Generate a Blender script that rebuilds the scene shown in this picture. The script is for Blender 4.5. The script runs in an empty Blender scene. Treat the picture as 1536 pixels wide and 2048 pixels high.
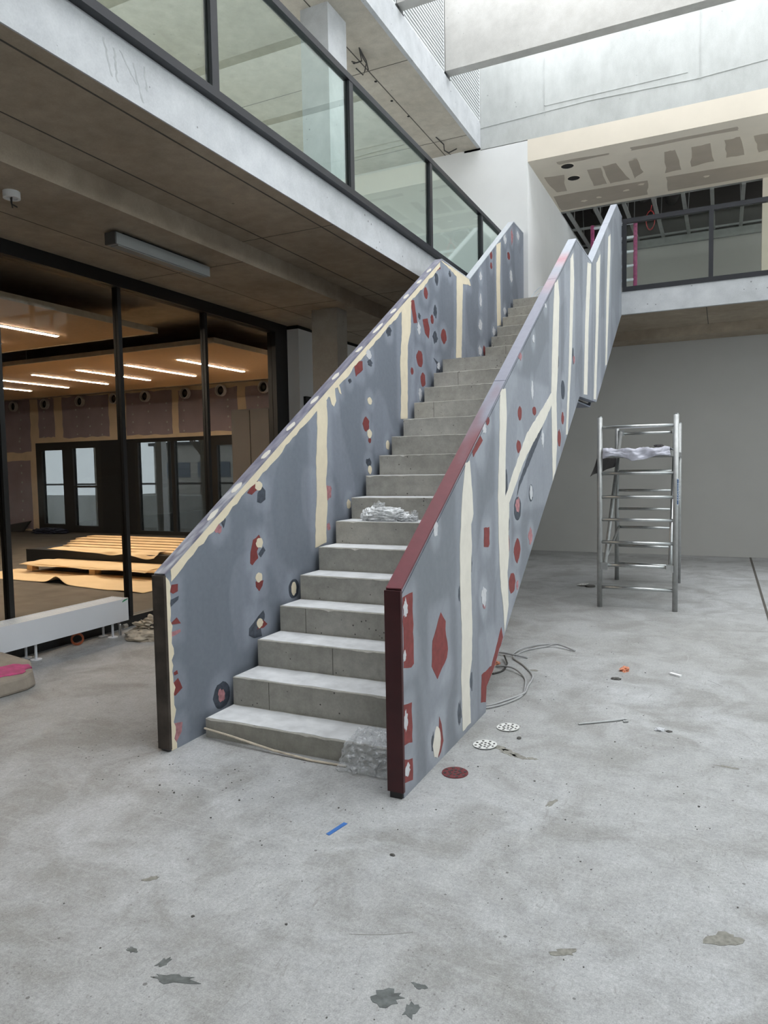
import bpy, bmesh, math, random
import numpy as np
from mathutils import Vector, Matrix, noise

random.seed(7)
sc = bpy.context.scene
COL = sc.collection

# ------------------------------------------------------------------ camera
cam_d = bpy.data.cameras.new('camera')
cam = bpy.data.objects.new('camera', cam_d)
COL.objects.link(cam)
cam_d.sensor_fit = 'VERTICAL'
cam_d.sensor_height = 36.0
cam_d.lens = 36.0 * 1419.9 / 2048.0
cam_d.clip_start = 0.05
yaw, pit, rol = -0.44589, -0.06324, -0.01784
_f = Vector((math.sin(yaw) * math.cos(pit), math.cos(yaw) * math.cos(pit), math.sin(pit)))
_r = Vector((math.cos(yaw), -math.sin(yaw), 0))
_u = _r.cross(_f)
r2 = _r * math.cos(rol) + _u * math.sin(rol)
u2 = -_r * math.sin(rol) + _u * math.cos(rol)
cam.matrix_world = Matrix((
    (r2.x, u2.x, -_f.x, 2.6829),
    (r2.y, u2.y, -_f.y, -3.1732),
    (r2.z, u2.z, -_f.z, 1.5398),
    (0, 0, 0, 1)))
sc.camera = cam

# ------------------------------------------------------------------ world: bright overcast sky, enters by the roof light and windows
w = bpy.data.worlds.new('overcast_sky')
sc.world = w
w.use_nodes = True
bg = w.node_tree.nodes['Background']
bg.inputs[0].default_value = (0.93, 0.965, 1.0, 1)
bg.inputs[1].default_value = 4.6

# portal across the open roof light: guides sampling of the sky only
pd = bpy.data.lights.new('roof_light_portal', 'AREA')
pd.shape = 'RECTANGLE'; pd.size = 7.7; pd.size_y = 10.2
pd.cycles.is_portal = True
po = bpy.data.objects.new('roof_light_portal', pd)
po.location = (3.15, 2.7, 8.75)
COL.objects.link(po)

vs = sc.view_settings
vs.view_transform = 'Standard'
vs.look = 'None'
vs.gamma = 1.0
vs.use_curve_mapping = False
vs.exposure = 0.32
sc.cycles.max_bounces = 8
sc.cycles.diffuse_bounces = 4
sc.cycles.glossy_bounces = 3
sc.cycles.use_adaptive_sampling = True
sc.cycles.adaptive_threshold = 0.08
sc.cycles.adaptive_min_samples = 20
sc.cycles.transparent_max_bounces = 16
sc.cycles.caustics_reflective = False
sc.cycles.caustics_refractive = False
sc.cycles.sample_clamp_indirect = 6.0
sc.cycles.use_denoising = True

# ------------------------------------------------------------------ materials
def s2l(c):
    c = c / 255.0
    return c / 12.92 if c <= 0.04045 else ((c + 0.055) / 1.055) ** 2.4
def rgb(r, g, b):
    return (s2l(r), s2l(g), s2l(b), 1.0)

class NT:
    def __init__(self, name):
        self.m = bpy.data.materials.new(name)
        self.m.use_nodes = True
        self.t = self.m.node_tree
        self.n = self.t.nodes
        self.b = self.n['Principled BSDF']
        self.out = self.n['Material Output']
        self._co = None
    def new(self, typ, **kw):
        nd = self.n.new(typ)
        for k, v in kw.items():
            setattr(nd, k, v)
        return nd
    def link(self, a, b):
        self.t.links.new(a, b)
    def co(self):
        if self._co is None:
            self._co = self.new('ShaderNodeTexCoord').outputs['Object']
        return self._co
    def noise(self, scale, detail=4, rough=.55, stretch=None, dist=0):
        nd = self.new('ShaderNodeTexNoise')
        nd.inputs['Scale'].default_value = scale
        nd.inputs['Detail'].default_value = detail
        nd.inputs['Roughness'].default_value = rough
        nd.inputs['Distortion'].default_value = dist
        src = self.co()
        if stretch:
            mp = self.new('ShaderNodeMapping')
            mp.inputs['Scale'].default_value = stretch
            self.link(src, mp.inputs['Vector'])
            src = mp.outputs[0]
        self.link(src, nd.inputs['Vector'])
        return nd.outputs['Fac']
    def ramp(self, fac, stops):
        nd = self.new('ShaderNodeValToRGB')
        el = nd.color_ramp.elements
        while len(el) < len(stops):
            el.new(0.5)
        for e, (p, c) in zip(el, stops):
            e.position = p
            e.color = c if isinstance(c, tuple) else (c, c, c, 1)
        self.link(fac, nd.inputs[0])
        return nd.outputs[0]
    def mix(self, fac, a, b, mode='MIX'):
        nd = self.new('ShaderNodeMix', data_type='RGBA', blend_type=mode)
        if isinstance(fac, (int, float)):
            nd.inputs[0].default_value = fac
        else:
            self.link(fac, nd.inputs[0])
        for i, v in ((6, a), (7, b)):
            if isinstance(v, tuple):
                nd.inputs[i].default_value = v
            else:
                self.link(v, nd.inputs[i])
        return nd.outputs[2]
    def voro(self, scale, stretch=None, feature='F1'):
        nd = self.new('ShaderNodeTexVoronoi', feature=feature)
        nd.inputs['Scale'].default_value = scale
        src = self.co()
        if stretch:
            mp = self.new('ShaderNodeMapping')
            mp.inputs['Scale'].default_value = stretch
            self.link(src, mp.inputs['Vector'])
            src = mp.outputs[0]
        self.link(src, nd.inputs['Vector'])
        return nd
    def math(self, op, a, b=None):
        nd = self.new('ShaderNodeMath', operation=op)
        for i, v in ((0, a), (1, b)):
            if v is None:
                continue
            if isinstance(v, (int, float)):
                nd.inputs[i].default_value = v
            else:
                self.link(v, nd.inputs[i])
        return nd.outputs[0]
    def base(self, c):
        if isinstance(c, tuple):
            self.b.inputs['Base Color'].default_value = c
        else:
            self.link(c, self.b.inputs['Base Color'])
    def setp(self, rough=.8, metal=0, spec=None):
        self.b.inputs['Roughness'].default_value = rough
        self.b.inputs['Metallic'].default_value = metal
        if spec is not None:
            self.b.inputs['Specular IOR Level'].default_value = spec
    def bump(self, h, strength=.3, dist=.01):
        nd = self.new('ShaderNodeBump')
        nd.inputs['Strength'].default_value = strength
        nd.inputs['Distance'].default_value = dist
        self.link(h, nd.inputs['Height'])
        self.link(nd.outputs[0], self.b.inputs['Normal'])

def m_plain(name, c, rough=.6, metal=0, var=.12, scale=14, spec=None, bump=0):
    t = NT(name)
    f = t.noise(scale, 4)
    d = tuple(x * (1 - var) for x in c[:3]) + (1,)
    l = tuple(min(1, x * (1 + var)) for x in c[:3]) + (1,)
    t.base(t.ramp(f, [(.3, d), (.7, l)]))
    t.setp(rough, metal, spec)
    if bump:
        t.bump(t.noise(scale * 6, 3), bump, .004)
    return t.m

def m_concrete(name, ca, cb, big=1.3, holes=9.0, hole_r=.05, hole_dark=.5, stretch=None, rough=.82, mottling=.35):
    t = NT(name)
    f1 = t.noise(big, 4, .62, stretch)
    f2 = t.noise(big * 7, 3, .6, stretch)
    f3 = t.noise(90, 2)
    c = t.mix(t.ramp(f1, [(.32, 0.0), (.7, 1.0)]), ca, cb)
    c = t.mix(mottling, c, t.ramp(f2, [(.3, .42), (.7, .62)]), 'OVERLAY')
    c = t.mix(.12, c, t.ramp(f3, [(.3, .3), (.7, .7)]), 'OVERLAY')
    v = t.voro(holes)
    lim = t.math('MULTIPLY', t.noise(holes * .35, 2), hole_r * 2)
    h = t.math('LESS_THAN', v.outputs['Distance'], lim)
    h = t.math('MULTIPLY', h, t.math('GREATER_THAN', t.noise(holes * .23, 2), .52))
    c = t.mix(t.math('MULTIPLY', h, hole_dark), c, (.05, .047, .042, 1))
    t.base(c)
    t.setp(rough, 0, .3)
    t.bump(t.math('SUBTRACT', f2, t.math('MULTIPLY', h, .8)), .18, .006)
    return t.m

def m_attr(name, rough=.55, spec=.4):
    t = NT(name)
    a = t.new('ShaderNodeAttribute', attribute_name='Col')
    f = t.noise(26, 5, .6)
    g = t.noise(5, 4, .6, (1, 1, .35))
    c = t.mix(.22, a.outputs['Color'], t.ramp(f, [(.3, .38), (.7, .62)]), 'OVERLAY')
    c = t.mix(.25, c, t.ramp(g, [(.3, .4), (.7, .62)]), 'OVERLAY')
    t.base(c)
    t.setp(rough, 0, spec)
    return t.m

def m_glass(name, tint=(.86, .93, .89, 1), ior=1.5, haze=0.0):
    t = NT(name)
    geo = t.new('ShaderNodeNewGeometry')
    fr = t.new('ShaderNodeFresnel')
    iv = t.math('SUBTRACT', ior, t.math('MULTIPLY', geo.outputs['Backfacing'], ior - 1.0 / ior))
    t.link(iv, fr.inputs['IOR'])
    tr = t.new('ShaderNodeBsdfTransparent'); tr.inputs[0].default_value = tint
    gl = t.new('ShaderNodeBsdfGlossy'); gl.inputs['Roughness'].default_value = 0.0
    gl.inputs['Color'].default_value = (.95, 1, .98, 1)
    mx = t.new('ShaderNodeMixShader')
    t.link(fr.outputs[0], mx.inputs[0]); t.link(tr.outputs[0], mx.inputs[1]); t.link(gl.outputs[0], mx.inputs[2])
    t.link(mx.outputs[0], t.out.inputs[0])
    return t.m

def m_film(name, c=(.85, .86, .88, 1), body=.25, rough=.18):
    # thin crumpled plastic film
    t = NT(name)
    tr = t.new('ShaderNodeBsdfTransparent'); tr.inputs[0].default_value = (.97, .97, .97, 1)
    di = t.new('ShaderNodeBsdfPrincipled'); di.inputs['Base Color'].default_value = c
    di.inputs['Roughness'].default_value = rough
    di.inputs['Specular IOR Level'].default_value = .8
    mx = t.new('ShaderNodeMixShader')
    f = t.ramp(t.noise(30, 3), [(.4, body * .6), (.62, min(1, body * 1.5))])
    t.link(f, mx.inputs[0]); t.link(tr.outputs[0], mx.inputs[1]); t.link(di.outputs[0], mx.inputs[2])
    t.link(mx.outputs[0], t.out.inputs[0])
    return t.m

def m_emit(name, c, s):
    t = NT(name)
    t.base((.8, .8, .8, 1))
    t.b.inputs['Emission Color'].default_value = c
    t.b.inputs['Emission Strength'].default_value = s
    return t.m

def m_floor():
    t = NT('power_floated_concrete')
    a = t.noise(.45, 3, .6)
    b = t.noise(2.2, 5, .65, dist=.6)
    c_ = t.noise(11, 4, .68)
    d = t.noise(70, 3, .6)
    col = t.mix(t.ramp(a, [(.33, 0.0), (.68, 1.0)]), rgb(158, 158, 156), rgb(174, 175, 176))
    col = t.mix(t.ramp(b, [(.38, .8), (.57, 0.0)]), col, rgb(140, 139, 136))
    col = t.mix(.5, col, t.ramp(c_, [(.28, .36), (.5, .5), (.72, .62)]), 'OVERLAY')
    col = t.mix(.4, col, t.ramp(d, [(.3, .33), (.7, .67)]), 'OVERLAY')
    col = t.mix(.4, col, t.ramp(t.noise(210, 2), [(.3, .3), (.7, .7)]), 'OVERLAY')
    # pits and grit
    v = t.voro(42)
    h = t.math('LESS_THAN', v.outputs['Distance'], t.math('MULTIPLY', t.noise(6, 3), .24))
    h = t.math('MULTIPLY', h, t.math('GREATER_THAN', t.noise(3.1, 4, .7), .5))
    col = t.mix(t.math('MULTIPLY', h, .5), col, rgb(92, 90, 87))
    v2 = t.voro(9)
    h2 = t.math('LESS_THAN', v2.outputs['Distance'], t.math('MULTIPLY', t.noise(2.3, 3), .1))
    h2 = t.math('MULTIPLY', h2, t.math('GREATER_THAN', t.noise(1.3, 3), .5))
    col = t.mix(t.math('MULTIPLY', h2, .7), col, rgb(82, 81, 78))
    # trowel arcs and scuffs
    s = t.noise(5, 3, .5, (.5, 7, 1), 1.2)
    col = t.mix(t.ramp(s, [(.62, 0.0), (.72, .25)]), col, rgb(190, 190, 190))
    s3 = t.noise(9, 5, .7, (3, .8, 1), 2.5)
    col = t.mix(t.ramp(s3, [(.58, 0.0), (.68, .5)]), col, rgb(132, 130, 126))
    t.base(col)
    t.b.inputs['Specular IOR Level'].default_value = .35
    t.link(t.ramp(c_, [(.3, .5), (.7, .75)]), t.b.inputs['Roughness'])
    t.bump(t.math('ADD', c_, t.math('MULTIPLY', h, -.6)), .06, .004)
    return t.m

def m_wood(name, ca, cb, stretch=(1, 14, 14)):
    t = NT(name)
    f = t.noise(2.2, 5, .6, stretch, .4)
    t.base(t.ramp(f, [(.3, ca), (.7, cb)]))
    t.setp(.7, 0, .3)
    return t.m

M = {}
M['floor'] = m_floor()
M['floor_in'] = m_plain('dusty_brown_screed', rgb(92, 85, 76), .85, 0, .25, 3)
M['conc_soffit'] = m_concrete('soffit_concrete', rgb(152, 138, 121), rgb(173, 160, 143), 1.1, 5, .05, .5, mottling=.5)
M['conc_light'] = m_concrete('light_fascia_concrete', rgb(174, 176, 178), rgb(194, 196, 199), .9, 12, .09, .6, mottling=.45)
M['conc_wall'] = m_concrete('pale_wall_concrete', rgb(178, 180, 178), rgb(200, 202, 200), 1.2, 6, .05, .35, (1, 1, .5))
M['conc_beam'] = m_concrete('beam_concrete', rgb(184, 182, 178), rgb(200, 198, 194), 1.2, 6, .05, .25)
M['conc_roof'] = m_concrete('roof_slab_concrete', rgb(176, 168, 155), rgb(194, 187, 175), 1.1, 6, .06, .4, mottling=.5)
M['conc_col'] = m_concrete('column_concrete', rgb(150, 141, 130), rgb(172, 165, 155), 1.0, 6, .06, .4)
M['conc_stair'] = m_concrete('stair_concrete', rgb(150, 147, 139), rgb(172, 169, 161), 2.2, 24, .11, .85, mottling=.6)
M['dust'] = m_plain('white_dusted_tread', rgb(205, 206, 207), .9, 0, .14, 9, .2)
M['white'] = m_plain('white_plaster', rgb(230, 230, 230), .8, 0, .03, 2)
M['cream'] = m_plain('cream_plaster', rgb(228, 218, 203), .8, 0, .04, 2)
M['grey_wall'] = m_plain('grey_painted_plaster', rgb(192, 190, 186), .75, 0, .03, 1.2)
M['board_grey'] = m_plain('grey_plasterboard', rgb(180, 168, 154), .85, 0, .05, 3)
M['tan_filler'] = m_plain('tan_joint_filler', rgb(238, 216, 186), .85, 0, .1, 3)
M['board_purple'] = m_plain('purple_grey_plasterboard', rgb(168, 154, 163), .85, 0, .12, 2)
M['black'] = m_plain('black_powder_coat', rgb(22, 21, 21), .45, 0, .1, 10)
M['rail'] = m_plain('anthracite_rail_metal', rgb(42, 43, 48), .4, .2, .08, 10)
M['dark_frame'] = m_plain('dark_window_frame', rgb(40, 38, 36), .5, 0, .08, 8)
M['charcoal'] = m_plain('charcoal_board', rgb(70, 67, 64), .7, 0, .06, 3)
M['glass_rail'] = m_glass('balustrade_glass', (.88, .94, .91, 1), 1.5)
M['glass_far'] = m_glass('far_balustrade_glass', (.93, .95, .93, 1), 1.25)
M['glass_low'] = m_glass('tinted_window_glass', (.42, .44, .44, 1), 1.5)
M['glass_up'] = m_glass('clear_window_glass', (.9, .92, .91, 1), 1.5)
M['glass_wall'] = m_glass('partition_glass', (.9, .89, .87, 1), 1.12)
M['glass_win'] = m_glass('solar_window_glass', (.3, .32, .33, 1), 1.4)
M['paint'] = m_attr('patched_grey_primer', .55, .35)
M['cap'] = m_attr('primed_steel_cap', .42, .5)
M['grey_primer'] = m_plain('grey_primer', rgb(128, 133, 144), .55, 0, .06, 6)
M['filler'] = m_plain('cream_body_filler', rgb(226, 214, 188), .8, 0, .05, 12)
M['filler_cool'] = m_plain('pale_body_filler', rgb(216, 211, 200), .8, 0, .05, 12)
M['red'] = m_plain('red_oxide_primer', rgb(124, 56, 54), .7, 0, .16, 25)
M['pink'] = m_plain('sanded_pink_primer', rgb(168, 118, 122), .75, 0, .3, 40)
M['bare'] = m_plain('sanded_dark_steel', rgb(72, 78, 88), .5, .1, .35, 35)
M['whitefill'] = m_plain('white_stopper', rgb(196, 197, 200), .8, 0, .08, 30)
M['end_dark'] = m_plain('raw_dark_steel', rgb(78, 70, 64), .38, .5, .45, 7)
M['end_red'] = m_plain('dark_red_oxide_steel', rgb(64, 24, 27), .5, .1, .25, 6)
M['alu'] = m_plain('brushed_aluminium', rgb(196, 198, 198), .3, .9, .08, 20)
M['alu_dull'] = m_plain('dull_aluminium', rgb(168, 169, 168), .42, .45, .12, 20)
M['radiator'] = m_plain('white_radiator_enamel', rgb(226, 229, 234), .35, 0, .02, 3)
M['fixture'] = m_plain('grey_luminaire_body', rgb(140, 142, 141), .5, 0, .03, 4)
M['sticker_green'] = m_plain('green_sticker', rgb(40, 140, 96), .5)
M['sticker_blue'] = m_plain('blue_label', rgb(52, 92, 142), .45)
M['sticker_white'] = m_plain('white_label', rgb(222, 230, 238), .45, 0, .02)
M['orange'] = m_plain('orange_plastic_pipe', rgb(176, 92, 58), .5)
M['sack'] = m_plain('woven_rubble_sack', rgb(196, 184, 166), .85, 0, .25, 16)
M['block'] = m_plain('aggregate_block', rgb(158, 148, 136), .9, 0, .16, 9, None, .3)
M['magenta'] = m_plain('magenta_marker_spray', rgb(186, 58, 122), .7, 0, .3, 14)
M['bag_white'] = m_film('white_carrier_film', (.9, .91, .92, 1), .9, .35)
M['bag_clear'] = m_film('clear_plastic_film', (.8, .82, .84, 1), .22, .1)
M['dust_sheet'] = m_plain('pale_plastic_dust_sheet', rgb(188, 188, 200), .35, 0, .22, 14, .7)
M['cloth_dark'] = m_plain('dark_grey_cloth', rgb(62, 58, 58), .9, 0, .12, 10)
M['disc_white'] = m_plain('white_abrasive', rgb(214, 214, 210), .9, 0, .05, 60)
M['disc_red'] = m_plain('maroon_abrasive', rgb(104, 50, 52), .9, 0, .18, 60)
M['cable'] = m_plain('pale_grey_cable', rgb(158, 158, 158), .5, 0, .1, 10)
M['cable_dark'] = m_plain('dark_cable', rgb(52, 50, 48), .6)
M['blue_tape'] = m_plain('blue_masking_tape', rgb(58, 108, 176), .7)
M['copper'] = m_plain('orange_scrap', rgb(196, 128, 98), .6, 0, .3, 40)
M['dark_scrap'] = m_plain('dark_scrap', rgb(84, 82, 78), .7, 0, .2, 30)
M['stain'] = m_plain('damp_floor_stain', rgb(96, 100, 99), .5, 0, .35, 40)
M['stain_brown'] = m_plain('sanding_dust_stain', rgb(134, 132, 124), .9, 0, .25, 60)
M['scuff_light'] = m_plain('pale_scuff', rgb(182, 182, 181), .8, 0, .1, 40)
M['scuff_dark'] = m_plain('grey_scuff', rgb(138, 137, 134), .8, 0, .1, 40)
M['drip'] = m_plain('lime_drip_stain', rgb(168, 170, 171), .8, 0, .1, 20)
M['joint'] = m_plain('dark_joint', rgb(82, 78, 72), .9)
M['pine'] = m_wood('pale_pine', rgb(212, 178, 130), rgb(236, 208, 166), (1, 12, 12))
M['paper'] = m_plain('kraft_paper', rgb(222, 196, 156), .85, 0, .06, 3)
M['raft'] = m_plain('wood_wool_raft', rgb(190, 158, 122), .85, 0, .06, 20)
M['raft_edge'] = m_plain('pale_raft_edge', rgb(176, 162, 142), .7)
M['tube'] = m_emit('warm_white_diffuser', (1.0, .86, .7, 1), 115.0)
M['duct'] = m_plain('galvanised_duct', rgb(232, 231, 230), .4, .1, .06, 10)
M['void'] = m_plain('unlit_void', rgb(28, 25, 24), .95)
M['tarp'] = m_plain('navy_tarpaulin', rgb(42, 46, 66), .6, 0, .2, 8)
M['ladder'] = m_plain('pink_ladder_fibreglass', rgb(158, 74, 118), .6, 0, .35, 30)
M['stud'] = m_plain('galvanised_stud', rgb(150, 152, 150), .45, .4, .08, 10)
M['red_cable'] = m_plain('red_cable', rgb(170, 40, 44), .5)
M['louvre'] = m_plain('white_louvre_blade', rgb(208, 210, 210), .6, 0, .02)
M['louvre_back'] = m_plain('grey_louvre_backing', rgb(120, 122, 122), .8)
M['ground'] = m_plain('exterior_paving', rgb(120, 118, 112), .9, 0, .2, 1)
M['bark'] = m_plain('bare_bark', rgb(96, 88, 80), .9)
M['brick'] = m_plain('far_building_render', rgb(150, 146, 140), .9, 0, .08, .5)
M['far_glass'] = m_plain('far_window', rgb(70, 78, 88), .3)

# ------------------------------------------------------------------ mesh helpers
class MB:
    def __init__(self):
        self.v = []; self.f = []
    def add(self, vs_, fs_):
        o = len(self.v)
        self.v += [tuple(p) for p in vs_]
        self.f += [tuple(i + o for i in f) for f in fs_]
        return self
    def box(self, x0, x1, y0, y1, z0, z1):
        return self.add([(x0, y0, z0), (x1, y0, z0), (x1, y1, z0), (x0, y1, z0), (x0, y0, z1), (x1, y0, z1), (x1, y1, z1), (x0, y1, z1)],
                        [(0, 3, 2, 1), (4, 5, 6, 7), (0, 1, 5, 4), (1, 2, 6, 5), (2, 3, 7, 6), (3, 0, 4, 7)])
    def prism(self, poly, ax, a, b):
        # polygon in the two other axes (in xyz order), extruded along ax from a to b
        n = len(poly)
        def pt(p, t):
            q = list(p); q.insert(ax, t); return tuple(q)
        self.add([pt(p, a) for p in poly] + [pt(p, b) for p in poly],
                 [tuple(range(n - 1, -1, -1)), tuple(range(n, 2 * n))] + [(i, (i + 1) % n, n + (i + 1) % n, n + i) for i in range(n)])
        return self
    def tube(self, pts, r, n=8, closed=False):
        pts = [Vector(p) for p in pts]
        m = len(pts)
        rings = []
        up = Vector((0, 0, 1))
        for i, p in enumerate(pts):
            a = pts[i - 1] if (i > 0 or closed) else p
            b = pts[(i + 1) % m] if (i < m - 1 or closed) else p
            d = (b - a).normalized()
            s = d.cross(up if abs(d.z) < .95 else Vector((1, 0, 0))).normalized()
            t = s.cross(d)
            rr = r[i] if isinstance(r, (list, tuple)) else r
            rings.append([p + (s * math.cos(2 * math.pi * k / n) + t * math.sin(2 * math.pi * k / n)) * rr for k in range(n)])
        vs_ = [q for ring in rings for q in ring]
        fs_ = []
        for i in range(m if closed else m - 1):
            j = (i + 1) % m
            for k in range(n):
                fs_.append((i * n + k, i * n + (k + 1) % n, j * n + (k + 1) % n, j * n + k))
        if not closed:
            fs_.append(tuple(range(n - 1, -1, -1))); fs_.append(tuple((m - 1) * n + k for k in range(n)))
        return self.add(vs_, fs_)
    def disc(self, c, r, h, n=24, ax=2):
        poly = [(r * math.cos(2 * math.pi * k / n), r * math.sin(2 * math.pi * k / n)) for k in range(n)]
        b = MB().prism(poly, ax, 0, h)
        return self.add([(p[0] + c[0], p[1] + c[1], p[2] + c[2]) for p in b.v], b.f)
    def ring(self, c, ro, ri, h, n=28, ax=2):
        vs_ = []; fs_ = []
        for r, t in ((ro, 0), (ri, 0), (ri, h), (ro, h)):
            for k in range(n):
                q = [r * math.cos(2 * math.pi * k / n), r * math.sin(2 * math.pi * k / n)]
                q.insert(ax, t)
                vs_.append((q[0] + c[0], q[1] + c[1], q[2] + c[2]))
        for g in range(4):
            for k in range(n):
                fs_.append((g * n + k, g * n + (k + 1) % n, ((g + 1) % 4) * n + (k + 1) % n, ((g + 1) % 4) * n + k))
        return self.add(vs_, fs_)
    def build(self, name, mat, parent=None, smooth=False, fix=True):
        me = bpy.data.meshes.new(name)
        o = Vector((0, 0, 0)) if parent is None else world_loc(parent)
        me.from_pydata([(p[0] - o.x, p[1] - o.y, p[2] - o.z) for p in self.v], [], self.f)
        if fix:
            bm = bmesh.new(); bm.from_mesh(me)
            bmesh.ops.recalc_face_normals(bm, faces=bm.faces)
            bm.to_mesh(me); bm.free()
        if smooth:
            me.polygons.foreach_set('use_smooth', [True] * len(me.polygons))
        me.materials.append(M[mat] if isinstance(mat, str) else mat)
        ob = bpy.data.objects.new(name, me)
        COL.objects.link(ob)
        if parent is not None:
            ob.parent = parent
        return ob

def world_loc(o):
    p = Vector(o.location)
    while o.parent:
        o = o.parent
        p += Vector(o.location)
    return p

def tag(o, label, cat, group=None):
    o['label'] = label; o['category'] = cat
    if group:
        o['group'] = group
    return o

def thing(name, loc, label, cat, group=None):
    o = bpy.data.objects.new(name, None)
    o.empty_display_size = .1
    o.location = loc
    COL.objects.link(o)
    return tag(o, label, cat, group)

def struct(o, label=None):
    o['kind'] = 'structure'
    if label:
        o['label'] = label
    return o

def sbox(name, mat, *b, label=None):
    return struct(MB().box(*b).build(name, mat), label)

def jit(s):
    return random.uniform(-s, s)

def lump(name, mat, c, r, amp, freq, parent=None, flat=0.0, seed=0, sub=4, ridged=False, an=(1, 1, 1), smooth=False, octv=4):
    # crumpled closed lump resting on z = c.z
    bm = bmesh.new()
    bmesh.ops.create_icosphere(bm, subdivisions=sub, radius=1)
    off = Vector((seed * 3.1, seed * 1.7, seed * 2.3))
    for v in bm.verts:
        d = v.co.normalized()
        n1 = noise.fractal(Vector((d.x * an[0], d.y * an[1], d.z * an[2])) * freq + off, 1.0, 2.0, octv)
        if ridged:
            n1 = abs(n1) * 1.6 - .4
        k = 1 + amp * n1
        q = Vector((d.x * r[0] * k, d.y * r[1] * k, d.z * r[2] * k))
        if q.z < -r[2] * flat:
            q.z = -r[2] * flat
        v.co = q
    zmin = min(v.co.z for v in bm.verts)
    o = Vector((0, 0, 0)) if parent is None else world_loc(parent)
    for v in bm.verts:
        v.co += Vector(c) - o + Vector((0, 0, -zmin))
    me = bpy.data.meshes.new(name)
    bm.to_mesh(me); bm.free()
    if smooth:
        me.polygons.foreach_set('use_smooth', [True] * len(me.polygons))
    me.materials.append(M[mat])
    ob = bpy.data.objects.new(name, me)
    COL.objects.link(ob)
    if parent is not None:
        ob.parent = parent
    return ob

def sheet(name, mat, nx, ny, fn, parent=None, thick=.0015, smooth=True):
    vs_ = []; fs_ = []
    for j in range(ny + 1):
        for i in range(nx + 1):
            vs_.append(fn(i / nx, j / ny))
    for j in range(ny):
        for i in range(nx):
            a = j * (nx + 1) + i
            fs_.append((a, a + 1, a + nx + 2, a + nx + 1))
    b = MB().add(vs_, fs_)
    ob = b.build(name, mat, parent, smooth, fix=False)
    md = ob.modifiers.new('thickness', 'SOLIDIFY')
    md.thickness = thick
    return ob

# ================================================================== THE SETTING
sbox('floor', 'floor', -2.72, 7.0, -7.0, 9.45, -.3, 0)
floor = bpy.data.objects['floor']
def floor_part(name, mat, poly, h=.0012):
    return MB().prism(poly, 2, 0.0, h).build(name, mat, floor)
def blob(cx, cy, rx, ry, n=16, j=.35, rot=0):
    out = []
    for k in range(n):
        a = 2 * math.pi * k / n
        s = 1 + jit(j)
        x, y = rx * s * math.cos(a), ry * s * math.sin(a)
        out.append((cx + x * math.cos(rot) - y * math.sin(rot), cy + x * math.sin(rot) + y * math.cos(rot)))
    return out
# expansion joint on the right of the floor
floor_part('expansion_joint', 'joint', [(3.075, 9.45), (3.105, 9.45), (3.12, -3.0), (3.105, -3.0)])
for cx, cy, rx, ry, rot, mt in ((1.191, -1.6, .075, .02, .3, 'stain'), (1.116, -1.555, .024, .016, 1, 'stain'), (.981, -1.552, .02, .01, 0, 'stain'),
        (1.819, -1.401, .045, .03, .6, 'stain'), (1.898, -1.418, .02, .03, .2, 'stain'), (1.886, -1.323, .022, .011, 0, 'stain'), (2.249, -.999, .04, .016, .5, 'stain_brown'),
        (1.998, -.014, .012, .06, -.4, 'stain_brown'), (2.72, .711, .05, .012, 0, 'stain_brown'), (.749, -1.219, .03, .012, .7, 'stain_brown'), (2.705, -.731, .06, .03, .8, 'stain_brown'),
        (1.60, .50, .05, .022, -.4, 'stain_brown'), (1.665, .46, .06, .026, -.5, 'stain_brown'), (1.73, .43, .05, .02, -.3, 'stain_brown'), (1.80, .43, .03, .014, 0, 'stain_brown'), (1.42, 2.02, .03, .02, 0, 'stain_brown')):
    floor_part('floor_stain', mt, blob(cx, cy, rx, ry, 18, .4, rot))

# scuffs and scratches
rs = random.Random(21)
for k in range(26):
    cx, cy = rs.uniform(.2, 3.2), rs.uniform(-2.0, 3.2)
    L_ = rs.uniform(.06, .24); a = rs.choice((.3, .5, 1.1, 1.4, 2.4)) + rs.uniform(-.2, .2); cv_ = rs.uniform(-.4, .4)
    up = []; dn = []
    for i in range(9):
        t_ = i / 8 - .5
        ang = a + cv_ * t_
        x = cx + math.cos(ang) * L_ * t_; y = cy + math.sin(ang) * L_ * t_
        w_ = rs.uniform(.0006, .002)
        up.append((x - math.sin(ang) * w_, y + math.cos(ang) * w_)); dn.append((x + math.sin(ang) * w_, y - math.cos(ang) * w_))
    floor_part('scuff_mark', 'scuff_light' if k % 6 else 'scuff_dark', up + dn[::-1], .0006)
gm = MB()
for k in range(420):
    if k < 300: cx, cy = rs.gauss(1.8, .9), rs.gauss(.4, 1.3)
    else: cx, cy = rs.gauss(.2, .5), rs.gauss(-.35, .2)
    if not (-2 < cx < 5 and -2.6 < cy < 6): continue
    if -.12 < cx < 1.37 and cy > -.27: continue
    r_ = rs.uniform(.001, .0042) * (1 if k % 9 else 1.7)
    n_ = rs.randint(4, 6); ph = rs.uniform(0, 6)
    gm.prism([(cx + r_ * rs.uniform(.5, 1.2) * math.cos(ph + 6.283 * i / n_), cy + r_ * rs.uniform(.5, 1.2) * math.sin(ph + 6.283 * i / n_)) for i in range(n_)], 2, 0, r_ * .6)
o = gm.build('grit', 'dark_scrap', floor); o['kind'] = 'stuff'

sbox('floor', 'floor_in', -15.5, -2.72, -7.0, 10.0, -.3, -.002, label='dark dusty floor of the room behind the glass wall')

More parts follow.
